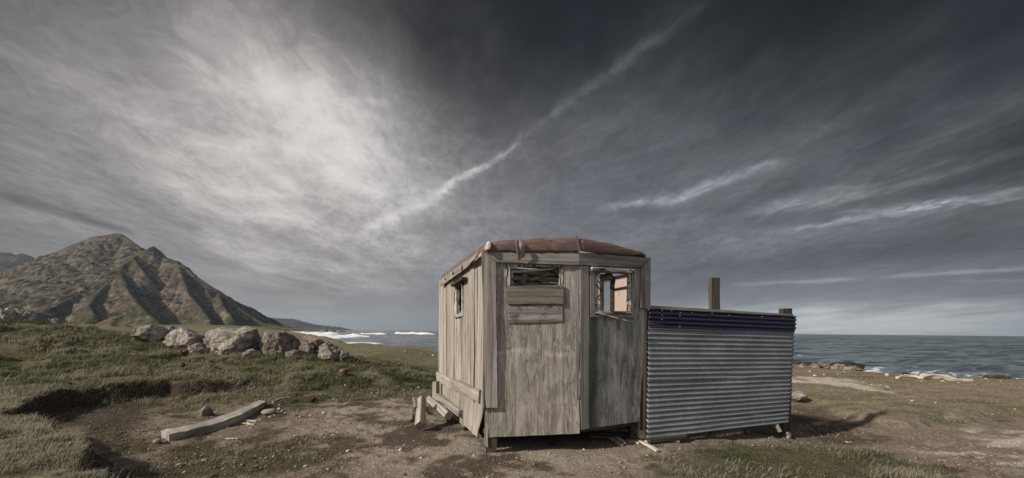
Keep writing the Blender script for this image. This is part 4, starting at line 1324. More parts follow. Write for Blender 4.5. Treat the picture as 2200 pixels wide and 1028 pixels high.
# sill timber under the near end of the fence
a = on_ground(1389, 951); b = on_ground(1470, 944)
tag(timber("sill_timber", M_dark, (WD.world(0.02, .0, -.02).x, WD.world(0.02, 0, -.02).y, .045), (WD.world(.62, 0, .0).x, WD.world(.62, 0, 0).y, .075), .14, .07),
    "short dark timber lying under the left end of the iron fence", "timber")


# ------------------------------------------------------------------ timbers lying about
def pt(px, py, Y): return at(px, py, Y)


tag(timber("squared_beam", M_plankH, pt(992.5, 889.5, 6.35), pt(938, 851, 8.1), .11, .105, .12), "pale squared beam lying tight along the foot of the hut's planked side", "beam", "timbers heaped beside the hut")
tag(timber("squared_beam", M_woodH, pt(964, 894, 6.5), pt(922, 858, 7.6), .11, .11, .62), "grey squared beam lying tilted next to the pale beam at the hut's side", "beam", "timbers heaped beside the hut")
tag(timber("squared_beam", M_woodH, pt(902.5, 915, 6.35), pt(906, 859, 6.95), .125, .125, .78), "short grey beam propped on edge over the stones, outermost of the heap", "beam", "timbers heaped beside the hut")
tag(timber("broken_board", M_plankH, pt(926, 889, 6.75), pt(912, 866, 7.3), .09, .05, .2), "small broken board end between the propped beam and the tilted beam", "board", "timbers heaped beside the hut")
tag(timber("broken_board", M_plankH, pt(893, 877, 6.7), pt(890, 857, 6.95), .045, .05, .3), "thin broken board end sticking up left of the propped beam", "board", "timbers heaped beside the hut")
g_ = on_ground(933, 868)
tag(slab("wooden_stake", M_plank, None, Wall(np.array(pt(926, 700, 8.2)[:2]), np.array(pt(945, 700, 8.0)[:2])), ((929, 821), (936, 820), (936, 868), (929, 868)), 0, .09, jit=.003), "upright pale stake standing at the hut's far left corner", "stake")

# big bent beam on the dirt
fr_ = [(364, 933.6), (400, 926), (440, 916.5), (485.6, 904), (520, 890), (550, 875), (572, 863)]
bk_ = [(345, 924), (385, 917.5), (425, 909), (465.5, 896.5), (505, 883), (535, 870), (556.7, 859.4)]
V = []
for (a, b) in zip(fr_, bk_):
    zt = gz(*gnd(a[0], a[1], .1)) + .105
    f0 = gnd(*a, zt); f1 = gnd(*b, zt)
    V += [(*f0, zt), (*f1, zt), (f1[0] + .02, f1[1], zt - .17), (f0[0] - .01, f0[1], zt - .17)]
# refine along the length
V = np.array(V).reshape(-1, 4, 3); tt = np.linspace(0, len(V) - 1, 40)
V2 = np.array([[np.interp(t, np.arange(len(V)), V[:, c, k]) for k in range(3)] for t in tt for c in range(4)]).reshape(-1, 4, 3)
V2[:, 0, 2] += fbm(tt * 2.2, tt * 0, 3, 91) * .02; V2[:, 1, 2] += fbm(tt * 2.2, tt * 0 + 5, 3, 92) * .02
V2[:, 0, 1] += fbm(tt * 3, tt * 0 + 9, 3, 93) * .02
Fc = []
for i in range(39):
    for j in range(4): Fc.append((i * 4 + j, i * 4 + (j + 1) % 4, (i + 1) * 4 + (j + 1) % 4, (i + 1) * 4 + j))
Fc += [(3, 2, 1, 0), tuple(39 * 4 + j for j in range(4))]
p0 = Vector(V2[0].mean(0)); p1 = Vector(V2[-1].mean(0))
xax = (p1 - p0).normalized(); zax = (Vector((0, 0, 1)) - xax * xax.z).normalized(); yax = zax.cross(xax)
M = Matrix((xax, yax, zax)).transposed().to_4x4(); M.translation = p0
Mi = M.inverted()
bb = mesh_obj("bent_beam", [Mi @ Vector(v) for v in V2.reshape(-1, 3)], Fc, M_beam, None, M)
bv = bb.modifiers.new("worn_edge", 'BEVEL'); bv.width = .008; bv.segments = 2
tag(bb, "long silvery bent beam lying on the bare ground in front of the grassy mound", "beam")

# thin battens poking out from under the hut
for i, (a, b, lab) in enumerate((((1296, 938), (1335, 961), "leftmost thin batten poking out from under the hut's right front sheet"), ((1312, 937), (1342, 956), "thin batten just right of the leftmost one under the hut"),
                                 ((1318, 934), (1413, 973), "longest bowed batten sliding out from under the hut towards the grass"), ((1346, 948), (1374, 956), "short thin batten lying behind the bowed one near the fence"),
                                 ((1352, 942), (1399, 955), "thin batten ending in front of the fence's left post"))):
    p = on_ground(*a); q_ = on_ground(*b)
    tag(timber("thin_batten", M_drift, (p.x, p.y, p.z + .05 if i != 3 else p.z + .02), (q_.x, q_.y, q_.z + .02), .05, .028, 0, bend=.06 if i == 2 else 0.0), lab, "batten", "battens under the hut")
p = on_ground(1272, 955); q_ = on_ground(1352, 946)
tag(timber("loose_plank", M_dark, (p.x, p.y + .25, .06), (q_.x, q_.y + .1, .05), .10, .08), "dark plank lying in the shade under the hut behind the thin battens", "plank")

# small slats and splinters on the dirt
for a, b, w, lab in (((528, 905), (551, 907), .03, "pale wood splinter near the middle of the bent beam"), ((519, 912), (536, 910), .03, "greenish splinter just below the bent beam"), ((486, 944), (512, 944), .03, "thin pale splinter lying on the dirt in front of the bent beam"),
                     ((532, 912), (546, 914), .03, "short white splinter lying beside the two other splinters")):
    p = on_ground(*a); q_ = on_ground(*b)
    tag(timber("splinter", M_drift, (p.x, p.y, p.z + .012), (q_.x, q_.y, q_.z + .01), w, .014, n=4), lab, "splinter", "wood splinters by the beam")
# rusty scrap beyond the beam's far end
p = on_ground(602, 866); q_ = on_ground(672, 864)
tag(timber("rusty_scrap", M_rust, (p.x, p.y, p.z + .03), (q_.x, q_.y, q_.z + .03), .25, .05, .15, bend=.12, jit=.03, n=18), "dark red rusty scrap half sunk in the dirt beyond the bent beam", "scrap metal")
p = on_ground(585, 868); q_ = on_ground(622, 860)
tag(timber("old_stick", M_drift, (p.x, p.y, p.z + .02), (q_.x, q_.y, q_.z + .04), .05, .05, .5, bend=.05, jit=.02), "pale old stick lying against the rusty scrap", "stick")
# black scrap at the lip of the bank
sc_ = empty("black_sheet_scrap", Vector(on_ground(215, 995)), "folded black sheet scrap sticking out of the near grassy bank", "scrap")
b_ = on_ground(215, 1000)
Yb = b_.y


def poly_plate(name, pts, mat, parent, th=.02):
    n = len(pts); V = [Vector(p) for p in pts]
    nn = (V[1] - V[0]).cross(V[2] - V[0]).normalized() * th
    V = V + [v + nn for v in V]
    return mesh_obj(name, V, [tuple(range(n)), tuple(reversed(range(n, 2 * n)))] + [(i, n + i, n + (i + 1) % n, (i + 1) % n) for i in range(n)], mat, parent)


poly_plate("sheet", [at(186, 995, Yb + .05), at(200, 990, Yb + .08), at(222, 986, Yb + .14), at(234, 986.5, Yb + .16), at(234, 1010, Yb - .02), at(225, 1018, Yb - .10), at(186, 1012, Yb - .08)], M_black, sc_)
poly_plate("sheet", [at(234, 992, Yb + .15), at(246, 994, Yb + .12), at(268, 1012, Yb + .02), at(262, 1022, Yb - .08), at(236, 1022, Yb - .06)], M_black, sc_)
timber("rod", M_woodH, at(246, 996, Yb + .05), at(254, 1022, Yb - .12), .012, .012, parent=sc_)


# ------------------------------------------------------------------ rocks
def ico(sub):
    bm = bmesh.new(); bmesh.ops.create_icosphere(bm, subdivisions=sub, radius=1.0)
    v = np.array([q.co[:] for q in bm.verts]); f = np.array([[q.index for q in p.verts] for p in bm.faces])
    bm.free(); return v, f


ICO = {k: ico(k) for k in (2, 3, 5, 6)}


def rock_shape(seed, dims, sub=5, cuts=12, rough=.15, flat=.68, tilt=None):
    v, f = ICO[sub]; v = v.copy()
    r = random.Random(seed)
    # broken flat faces: the ball is cut back to a random many-sided block
    rad = np.full(len(v), 1.12)
    for _ in range(cuts):
        n = np.array([r.gauss(0, 1), r.gauss(0, 1), r.gauss(0, .8)]); n /= np.linalg.norm(n)
        rad = np.minimum(rad, r.uniform(flat, 1.0) / np.maximum(v @ n, 1e-3))
    v *= rad[:, None]
    out = []
    sv = Vector((seed * 1.37, seed * 2.11, seed * .73))
    for p in v:
        q = Vector(p)
        a = mnoise.fractal(q * 2.3 + sv, .95, 2.0, 6) * rough * .95
        rd = abs(mnoise.noise(q * 2.6 + sv * 2)) ; b = (0.07 - min(rd, .07)) * -rough * 6.0
        c = mnoise.fractal(q * 5.5 + sv, .9, 2.0, 4) * rough * .25 if sub >= 5 else 0
        if sub >= 5:                                        # bedding planes
            st = math.sin((q.z * 1.0 + q.x * .35 + q.y * .2) * 15 + 3 * mnoise.noise(q * 1.7 + sv)); c += -rough * .22 * max(0, st) ** 3
        out.append(q * (1 + a + b + c))
    v = np.array(out)
    if tilt is not None:
        R = np.array(Matrix.Rotation(tilt[0], 3, 'Y') @ Matrix.Rotation(tilt[1], 3, 'X')); v = (v * np.array(dims)) @ R.T
    else: v = v * np.array(dims)
    return v, f


def boulder(name, box, Y, depth, seed, mat, label, group=None, sub=5, tilt=None, cuts=12, rough=.13, sink=.12, cat="boulder"):
    """rock filling a photo box (x0, y0, x1, y1) at distance Y; its foot is sunk in the ground"""
    x0, y0, x1, y1 = box
    a = at(x0, (y0 + y1) / 2, Y); b = at(x1, (y0 + y1) / 2, Y)
    top = at((x0 + x1) / 2, y0, Y).z; bot = at((x0 + x1) / 2, y1, Y).z
    w = (b - a).length * math.cos(math.atan2((a.x + b.x) / 2, Y)); h = top - bot
    v, f = rock_shape(seed, (w / 2, w / 2 * depth, h / 2 * (1 + sink)), sub, cuts, rough, tilt=tilt)
    lo, hi = v.min(0), v.max(0)
    v[:, 0] = (v[:, 0] - lo[0]) / (hi[0] - lo[0]) * w - w / 2
    v[:, 2] = (v[:, 2] - lo[2]) / (hi[2] - lo[2]) * h * (1 + sink) - h * sink
    yaw = math.atan2(-(a.x + b.x) / 2, Y)
    M = Matrix.Translation(((a.x + b.x) / 2, Y, bot)) @ Matrix.Rotation(yaw, 4, 'Z')
    o = mesh_obj(name, v, f, mat, None, M, smooth=True)
    if sub >= 5:
        o.data.polygons.foreach_set('use_smooth', np.ones(len(o.data.polygons), bool))
    return tag(o, label, cat, group)


GB = "boulders along the crest of the grassy mound"
boulder("boulder", (280, 697, 366, 738), 13.6, .8, 3, M_rock, "rounded white boulder at the left end of the row on the grassy mound", GB, 6)
boulder("boulder", (340, 706, 402, 750), 14.0, .9, 14, M_rock, "low pale boulder half hidden behind the rounded white boulder", GB, 5)
boulder("boulder", (352, 700, 382, 722), 15.2, .9, 19, M_rock, "small white rock tip showing above the low pale boulder", GB, 5)
boulder("boulder", (350, 703, 482, 762), 13.7, .7, 8, M_rock, "long craggy pale boulder with a dark undercut left of the biggest boulder", GB, 6, tilt=(.12, .2))
boulder("boulder", (425, 703, 525, 760), 13.9, .9, 17, M_rock, "pale boulder leaning behind the biggest boulder's left shoulder", GB, 5)
boulder("boulder", (454, 699, 574, 782), 13.4, .85, 5, M_rock, "biggest pale boulder, block shaped, in the middle of the row on the mound", GB, 6, rough=.11)
boulder("boulder", (556, 712, 658, 778), 13.6, .8, 22, M_rockbr, "brown overhanging slab boulder right of the biggest boulder, its underside dark", GB, 6, tilt=(.20, -.45), cuts=22, rough=.09)
boulder("boulder", (642, 728, 682, 768), 13.5, .9, 27, M_rockbr, "narrow brown rock wedged beside the overhanging slab", GB, 5, cuts=18)
boulder("boulder", (650, 721, 708, 752), 13.7, .9, 31, M_rockbr, "slanting brown slab at the top right of the row", GB, 5, tilt=(.45, 0), cuts=18)
boulder("boulder", (684, 734, 722, 762), 13.3, .9, 35, M_rockbr, "small tan rock between the slanting slab and the last grey block", GB, 5, cuts=14)
boulder("boulder", (682, 737, 738, 782), 12.9, .8, 41, M_rock, "grey angular block at the right end of the row of boulders", GB, 5, cuts=20, tilt=(-.2, .1))
boulder("boulder", (726, 752, 752, 776), 12.9, .9, 44, M_rockbr, "low brown rock sunk in the grass right of the grey angular block", GB, 5, cuts=16)
boulder("boulder", (398, 738, 452, 764), 13.0, .9, 46, M_rock, "low pale rock sunk in the grass below the craggy boulder's right half", GB, 5, cuts=14)
boulder("boulder", (508, 750, 566, 782), 12.9, .8, 47, M_rock, "low grey rock lying against the foot of the biggest boulder", GB, 5, cuts=16)
boulder("boulder", (612, 750, 668, 778), 13.1, .8, 48, M_rockbr, "low brown rock lying against the foot of the overhanging slab", GB, 5, cuts=18)
boulder("rock", (382, 748, 408, 764), 11.6, .9, 51, M_rockred, "reddish rock lying in the grass below the craggy pale boulder", None, 5, cat="rock")
boulder("rock", (385, 778, 399, 788), 10.6, .9, 53, M_rockred, "small reddish stone in the grass lower down the mound", None, 3, cat="rock")
boulder("rock", (604, 763, 632, 774), 13.0, .9, 55, M_rockred, "flat pink rock in the grass under the overhanging slab", None, 5, cat="rock")
boulder("rock", (728, 792, 752, 803), 10.9, .9, 58, M_rockred, "small pinkish rock on the shaded right flank of the mound", None, 3, cat="rock")


def ground_boulder(name, box, depth, seed, mat, label, group=None, sub=5, cat="rock", **k):
    p = on_ground((box[0] + box[2]) / 2, box[3])
    return boulder(name, box, p.y, depth, seed, mat, label, group, sub, cat=cat, **k)


ground_boulder("rock", (1690, 840, 1737, 863), .8, 61, M_rock, "pale rock showing beside the right end of the iron fence")
ground_boulder("rock", (427, 871, 459, 893), .9, 63, M_rock, "white weathered stone on the dirt behind the middle of the bent beam", rough=.2)
ground_boulder("rock", (560, 879, 593, 891), .8, 66, M_pebgrey, "flat grey green stone at the far end of the bent beam", None, 3)
ground_boulder("rock", (328, 943, 349, 953), .9, 67, M_pebgrey, "small round stone at the near end of the bent beam", None, 3)
ground_boulder("rock", (880, 868, 897, 886), .9, 68, M_rock, "upper pale stone of the pile left of the propped beam", "stones by the propped beam", 3)
ground_boulder("rock", (880, 884, 896, 900), .9, 69, M_rock, "middle pale stone of the pile left of the propped beam", "stones by the propped beam", 3)
ground_boulder("rock", (877, 896, 892, 908), .9, 70, M_rockbr, "lowest dark stone of the pile left of the propped beam", "stones by the propped beam", 3)
ground_boulder("rock", (988, 905, 1008, 925), .9, 72, M_rockbr, "brown stone in the shade under the hut's curled corner board", None, 3)
ground_boulder("rock", (1441, 942, 1450, 950), .9, 73, M_pebble, "tiny white stone left of the round white one by the fence sill", None, 3)
ground_boulder("rock", (1446, 940, 1461, 951), .9, 74, M_pebble, "round white stone lying by the end of the fence's sill timber", None, 3)
ground_boulder("rock", (1596, 915, 1618, 934), .9, 75, M_rockbr, "brown stone in the shade under the iron fence", None, 3)
ground_boulder("rock", (1686, 928, 1702, 943), .9, 76, M_rock, "whitish block at the foot of the fence's end post", None, 3)
ground_boulder("rock", (1900, 802, 1911, 809), .9, 81, M_pebble, "pale rock near the shore left of the thin driftwood branch", None, 3)
ground_boulder("rock", (1923, 809, 1934, 815), .9, 82, M_pebble, "pale rock touching the left end of the thin driftwood branch", None, 3)
ground_boulder("rock", (1878, 808, 1886, 813), .9, 83, M_rockbr, "brown rock left of the pale rock near the shore", None, 3)
# rocks at the water's edge
for i, (bx, Y_, mt, lb) in enumerate((((1705, 780, 1742, 797), 19.6, M_rockbr, "brown shore rock nearest the end of the iron fence"), ((1735, 777, 1790, 797), 19.4, M_rockbr, "largest craggy shore rock at the water's edge right of the fence"),
                                      ((1778, 781, 1822, 797), 19.0, M_rockbr, "middle tan shore rock right of the largest one"), ((1806, 786, 1856, 799), 18.4, M_rockbr, "low pale shore rock at the right end of the group by the water"))):
    boulder("shore_rock", bx, Y_, .9, 90 + i, mt, lb, "rocks at the water's edge", 5, cuts=16, rough=.22, sink=.6, cat="rock")
for i, (bx, Y_, lb) in enumerate((((1690, 777, 1800, 788), 40, "black reef ledge in the water behind the largest shore rock"), ((1780, 778, 1862, 787), 41, "black reef ledge tapering into the water on the right"))):
    boulder("reef_ledge", bx, Y_, .35, 101 + i, M_rockdk, lb, "black reef off the shore", 5, cuts=8, rough=.2, sink=.9, cat="reef")
for i, (bx, Y_, mt, lb) in enumerate((((728, 744, 772, 750), 37, M_rockred, "reddish rock ledge on the far shore left of the hut"), ((790, 748, 870, 757), 33.5, M_rockbr, "pebbly rock bank on the shore between the ledge and the hut"), ((866, 747, 906, 757), 33, M_rockbr, "higher end of the rock bank near the hut's back corner"))):
    boulder("shore_rock", bx, Y_, .5, 110 + i, mt, lb, "rocks on the far shore", 5, cuts=8, rough=.25, sink=.8, cat="rock")
for i, (bx, Y_, lb) in enumerate((((688, 707.5, 706, 713), 800, "first dark islet off the foot of the mountain"), ((704, 709, 722, 713), 780, "middle dark islet off the foot of the mountain"), ((722, 710, 742, 713), 760, "outermost dark islet off the foot of the mountain"))):
    boulder("islet", bx, Y_, .6, 120 + i, M_rockbr, lb, "rock islets off the mountain", 3, cuts=10, rough=.3, sink=.9, cat="islet")
# pale outcrop behind the left shoulder of the mound
boulder("rock_outcrop", (-60, 660, 70, 716), 36, .8, 131, M_rock, "big pale rock outcrop at the photo's left edge behind the mound", "rock outcrop behind the mound", 6, cuts=14, rough=.22, sink=.6, cat="outcrop")
boulder("rock_outcrop", (40, 664, 108, 716), 37, .8, 133, M_rock, "middle pale rock of the outcrop behind the mound", "rock outcrop behind the mound", 6, cuts=14, rough=.25, sink=.6, cat="outcrop")
boulder("rock_outcrop", (85, 683, 142, 716), 38, .8, 136, M_rock, "low right end of the pale rock outcrop beside the fence posts", "rock outcrop behind the mound", 5, cuts=14, rough=.25, sink=.6, cat="outcrop")

# two old fence posts on the rise
for px_, y0_, y1_, mt, w_, lb in ((142.5, 694, 703, M_plank, .20, "pale leaning old fence post beyond the grassy mound"), (164, 697, 706, M_post, .24, "dark stubby old fence post right of the pale one")):
    a = at(px_, y0_, 55); b = at(px_ - 1, y1_ + 8, 55)
    tag(timber("old_fence_post", mt, b, a, w_, w_, 0, jit=.02, n=4, taper=.15), lb, "fence post", "old fence posts beyond the mound")

# driftwood near the shore
p, q_ = on_ground(1932, 813), on_ground(1973, 814)
tag(timber("driftwood_branch", M_drift, (p.x, p.y, p.z + .04), (q_.x, q_.y, q_.z + .06), .06, .06, .4, bend=.10, jit=.03, taper=.3), "thin bleached driftwood branch left of the driftwood log", "driftwood", "driftwood near the shore")
p, q_ = on_ground(1980, 815), on_ground(2040, 817)
tag(timber("driftwood_log", M_drift, (p.x, p.y, p.z + .08), (q_.x, q_.y, q_.z + .08), .16, .15, .5, bend=.06, jit=.05, taper=.25, n=20), "thick bleached driftwood log lying near the shore", "driftwood", "driftwood near the shore")
p, q_ = on_ground(2030, 816.5), on_ground(2086, 822)
tag(timber("driftwood_log", M_drift, (p.x, p.y, p.z + .08), (q_.x, q_.y, q_.z + .06), .10, .10, .4, bend=-.05, jit=.04, taper=.3, n=20), "slimmer bleached log continuing right from the thick driftwood log", "driftwood", "driftwood near the shore")


# ------------------------------------------------------------------ grass
def blade_mesh(name, P, hgt, wid, lean, tintv, mat, label=None):
    """one mesh of bent blades: P (n,3) roots"""
    n = len(P)
    ang = rng.uniform(0, 2 * np.pi, n)
    side = np.stack([np.cos(ang), np.sin(ang), np.zeros(n)], 1) * (wid / 2)[:, None]
    mid_ = P + np.stack([lean[:, 0] * .35, lean[:, 1] * .35, np.full(n, .58)], 1) * hgt[:, None]
    tip = P + np.stack([lean[:, 0], lean[:, 1], 1 - .35 * np.hypot(lean[:, 0], lean[:, 1])], 1) * hgt[:, None]
    V = np.empty((n, 5, 3)); V[:, 0] = P - side; V[:, 1] = P + side; V[:, 2] = mid_ + side * .8; V[:, 3] = mid_ - side * .8; V[:, 4] = tip
    base = (np.arange(n) * 5)[:, None]
    tri = np.concatenate([base + np.array([[0, 1, 2]]), base + np.array([[0, 2, 3]]), base + np.array([[3, 2, 4]])], 1).reshape(-1, 3)
    o = mesh_obj(name, V.reshape(-1, 3), tri, mat, None, None, attrs={'Col': ('FLOAT_COLOR', np.repeat(np.concatenate([tintv, np.ones((n, 1))], 1), 5, 0))})
    return o


m = MT("grass_blades", 0.8, 0, 0.15)
M_grass = m.done(m.attr('Col'))
tr_ = m.N('ShaderNodeBsdfTranslucent'); ms_ = m.N('ShaderNodeMixShader'); ms_.inputs[0].default_value = .42
m.L(m.attr('Col'), tr_.inputs[0]); m.L(m.b.outputs[0], ms_.inputs[1]); m.L(tr_.outputs[0], ms_.inputs[2])
m.L(ms_.outputs[0], [n for n in m.t.nodes if n.type == 'OUTPUT_MATERIAL'][0].inputs[0])
GREEN = np.array((0.055, 0.068, 0.026)); GREEN2 = np.array((0.100, 0.112, 0.046)); DRY = np.array((0.285, 0.265, 0.195)); BROWN = np.array((0.115, 0.092, 0.056))


def scatter(n, y0, y1, r0, r1):
    """points spread evenly over the view between two distances"""
    y = np.exp(rng.uniform(math.log(y0), math.log(y1), n)); r = rng.uniform(r0, r1, n)
    return r * (y + .5), y


def make_grass(name, n, y0, y1, r0, r1, dens_fn, h0, h1, wk, label_kind, lean_s=.5, dry_bias=0.0):
    x, y = scatter(n, y0, y1, r0, r1)
    k = masks(x, y)
    clump = fbm(x * 2.6, y * 2.6, 3, 201)
    d = dens_fn(k, x, y) * np.clip(.55 + clump * 2.2, .04, 1)
    ok = rng.uniform(0, 1, n) < d
    x, y, clump = x[ok], y[ok], clump[ok]
    n_ = len(x)
    z = ground_z(x, y) - .01
    big = fbm(x * .7, y * .7, 4, 202)
    hh = rng.uniform(h0, h1, n_) * np.clip(1 + clump * 1.5 + big * .9, .35, 2.0)
    ww = (0.004 + wk * y) * rng.uniform(.7, 1.3, n_)
    la = fbm(x * .9, y * .9, 3, 203) * 1.5
    lean = np.stack([lean_s + rng.normal(0, .35, n_) + 0 * la, la * .5 + rng.normal(0, .35, n_)], 1)
    f = np.clip(.36 + dry_bias + big * 1.9 + clump * .8 + rng.normal(0, .22, n_), 0, 1)
    g = np.clip(.5 + fbm(x * 1.5, y * 1.5, 3, 204) * 2, 0, 1)
    col = (GREEN * (1 - g[:, None]) + GREEN2 * g[:, None]) * (1 - f[:, None]) + DRY * f[:, None]
    br = rng.uniform(0, 1, n_) < .14
    col[br] = BROWN * rng.uniform(.6, 1.2, (br.sum(), 1))
    o = blade_mesh(name, np.stack([x, y, z], 1), hh, ww, lean, col, M_grass)
    tag(o, kind='stuff')
    return o


# long wind-combed grass on the mound and its bank
make_grass("mound_grass", 330000, 6.0, 19, -1.30, -.12, lambda k, x, y: np.clip(k['mound'] * 1.0 * (y < np.interp(x, CRX, CRY) + 3), 0, 1), .035, .105, .0010, 'grass')
make_grass("bank_grass", 190000, 2.2, 9.0, -1.35, -.55, lambda k, x, y: np.clip(np.maximum(k['bank'], 0) - .0 * k['low'], 0, 1) * (k['low'] < .02), .03, .07, .0007, 'grass', dry_bias=.85)
# short turf: patch in front of the fence, tufts in the hollow and the plain
make_grass("front_turf", 110000, 3.0, 7.0, .15, 1.4, lambda k, x, y: k['gf'] * .95 + .05 * k['up'], .018, .062, .0006, 'grass', lean_s=.2, dry_bias=-.12)
make_grass("tufts", 110000, 2.8, 9.5, -1.3, .1, lambda k, x, y: np.clip(k['lg'] * .55 + k['blow'] * .35 * sm(k['n1'] + k['n2'], -.05, .2) + .16 * sm(k['n1'] + k['n2'], .05, .3) * (1 - k['path']), 0, 1), .012, .05, .0007, 'grass', lean_s=.3, dry_bias=-.12)
make_grass("plain_turf", 150000, 6.5, 30, -.5, 1.35, lambda k, x, y: np.clip(np.maximum(k['up'], k['far']) * .9 - k['sa'] - k['shore'] * .8 - k['sb'] * .8 - k['mound'], 0, 1) * .8, .012, .04, .0009, 'grass', lean_s=.3, dry_bias=.18)


def make_stalks(n, dens, r0, r1, y0, y1, h0, h1):
    x, y = scatter(n, y0, y1, r0, r1)
    k = masks(x, y)
    ok = rng.uniform(0, 1, n) < dens(k, x, y) * np.clip(.3 + fbm(x * 1.1, y * 1.1, 3, 231) * 3, 0, 1)
    x, y = x[ok], y[ok]; q = len(x)
    hh = rng.uniform(h0, h1, q) * rng.uniform(.6, 1.3, q)
    lean = np.stack([rng.normal(.75, .35, q), rng.normal(.1, .35, q)], 1)
    col = DRY * rng.uniform(.7, 1.35, (q, 1))
    o = blade_mesh("dry_stalks", np.stack([x, y, ground_z(x, y)], 1), hh, .003 + .00055 * y, lean, col, M_grass)
    tag(o, kind='stuff')


make_stalks(30000, lambda k, x, y: np.clip(k['mound'] + k['bank'], 0, 1) * (y < np.interp(x, CRX, CRY) + 1), -1.3, -.1, 2.5, 14.5, .08, .19)
make_stalks(7000, lambda k, x, y: np.clip(k['gf'] + .3 * k['up'], 0, 1), .2, 1.35, 3, 10, .05, .11)


def tussock(bx, n, label):
    p = on_ground((bx[0] + bx[2]) / 2, bx[3]); h = at(0, bx[1], p.y).z - at(0, bx[3], p.y).z; w = (bx[2] - bx[0]) / F * p.y
    t = rng.uniform(-1, 1, n); dp = rng.uniform(-.5, .5, n) * w * .35
    P = np.stack([p.x + t * w / 2, p.y + dp, np.full(n, p.z - .03)], 1)
    hh = h * rng.uniform(.55, 1.1, n) * (1 - .35 * np.abs(t) ** 3)
    lean = np.stack([t * .3 + rng.normal(0, .15, n), rng.normal(0, .2, n)], 1)
    col = BROWN * rng.uniform(.6, 1.6, (n, 1)) * .6 + DRY * rng.uniform(.2, .6, (n, 1)) * .6
    o = blade_mesh("tussock", P - np.array((p.x, p.y, p.z)), hh, np.full(n, .02), lean, col, M_grass)
    o.location = p
    return tag(o, label, "tussock", "tussocks at the shore edge")


tussock((2120, 802, 2165, 813), 1400, "wide brown tussock standing against the sea at the far right")
tussock((1939, 797, 1952, 805), 500, "small brown tussock at the shore edge above the driftwood")


# ------------------------------------------------------------------ stones and gravel
protos = []
for i in range(6):
    v, f = rock_shape(300 + i, (1, random.uniform(.7, 1.0), random.uniform(.45, .75)), 2 if i < 4 else 3, 7, .16)
    protos.append((v, f))


def stone_ok(x, y):
    return True


stone_meshes = {}


def stone(px, py, size_px, mi, mat, label, group):
    p = on_ground(px, py)
    r = size_px / F * p.y / 2
    key = (mi, mat.name)
    if key not in stone_meshes:
        o = mesh_obj("stone", protos[mi][0], protos[mi][1], mat, None, None, smooth=True)
        stone_meshes[key] = o
    else:
        o = stone_meshes[key].copy(); COL.objects.link(o)
    o.location = (p.x, p.y, p.z + r * .15); o.scale = (r, r, r); o.rotation_euler = (random.uniform(-.3, .3), random.uniform(-.3, .3), random.uniform(0, 6.28))
    return tag(o, label, "stone", group)


# strewn stones that can be told apart only by the patch they lie in
PATCHES = [
    ("small white stone scattered on the bare strip below the mound's right flank", "white stones below the mound", [(700, 812), (712, 818), (723, 815), (731, 823), (743, 829), (752, 812), (761, 822), (770, 839), (778, 840), (786, 828), (800, 845), (812, 845), (822, 842), (832, 843), (838, 847), (845, 846), (862, 843), (869, 840), (880, 836), (885, 838), (890, 841), (893, 837), (899, 834), (668, 846), (655, 852), (702, 858), (708, 860), (717, 859), (724, 861), (690, 849)], (4, 9)),
    ("small pale stone strewn on the dirt right of the bent beam", "pale stones right of the bent beam", [(600, 880), (607, 884), (613, 887), (620, 889), (634, 893), (645, 896), (655, 893), (668, 894), (678, 890), (640, 884), (590, 893), (580, 897), (696, 888), (731, 869), (640, 881), (480, 922), (490, 920), (540, 920), (560, 902), (600, 872)], (4, 10)),
    ("pale stone lying on the gravelly dirt in the foreground", "pale stones in the foreground", [(634, 1003), (657, 1003), (690, 1017), (705, 1010), (736, 1006), (619, 1013), (440, 990), (512, 974), (748, 970), (1060, 990), (820, 955), (860, 968), (905, 985), (970, 1000), (1018, 980), (560, 985), (520, 1000), (480, 1008), (385, 1000), (1110, 985), (1180, 975), (1255, 967), (1390, 980)], (5, 12)),
    ("small white stone lying on the turf of the right hand plain", "white stones on the right plain", [(1855, 822), (1873, 827), (1894, 829), (1904, 831), (1908, 833), (1828, 826), (2010, 866), (1960, 862), (2052, 862), (2150, 820), (2118, 815), (1800, 804), (1770, 806), (1750, 808), (1740, 799), (1814, 800), (1980, 820), (2025, 820), (2060, 823), (1815, 900), (1830, 902), (2100, 855), (2180, 880)], (3, 8)),
    ("pale fist sized stone on the far green flat left of the hut", "stones on the far green flat", [(778, 766), (786, 767), (893, 770), (870, 757), (905, 760), (930, 765)], (3, 7)),
]
for lab, grp, pts_, (s0, s1) in PATCHES:
    for i, (a, b) in enumerate(pts_):
        stone(a, b, random.uniform(s0, s1), random.randrange(6), M_pebble if random.random() < .7 else M_pebgrey, lab, grp)

# gravel: thousands of small bits pressed in the dirt
N = 110000
x, y = scatter(N, 2.6, 11, -1.25, 1.3)
k = masks(x, y)
bare = np.clip(1 - k['mound'] - k['bank'] - k['gf'] - .85 * k['up'] * (1 - k['sb']), 0, 1)
cl = fbm(x * 1.4, y * 1.4, 4, 301)
ok = rng.uniform(0, 1, N) < bare * np.clip(.25 + cl * 2.4, .02, 1)
x, y = x[ok], y[ok]; n_ = len(x)
z = ground_z(x, y)
r = np.clip(rng.lognormal(math.log(.0062), .55, n_), .003, .030) * (0.8 + .05 * y)
v0, f0 = protos[0]
oct_v = np.array([(1, 0, 0), (-.8, .2, .1), (.1, 1, 0), (0, -.9, .1), (.1, 0, .75), (0, 0, -.6)], float)
oct_f = np.array([(0, 2, 4), (2, 1, 4), (1, 3, 4), (3, 0, 4), (2, 0, 5), (1, 2, 5), (3, 1, 5), (0, 3, 5)])
an = rng.uniform(0, 6.28, n_); c_, s_ = np.cos(an), np.sin(an)
jv = oct_v[None] * rng.uniform(.65, 1.25, (n_, 6, 1))
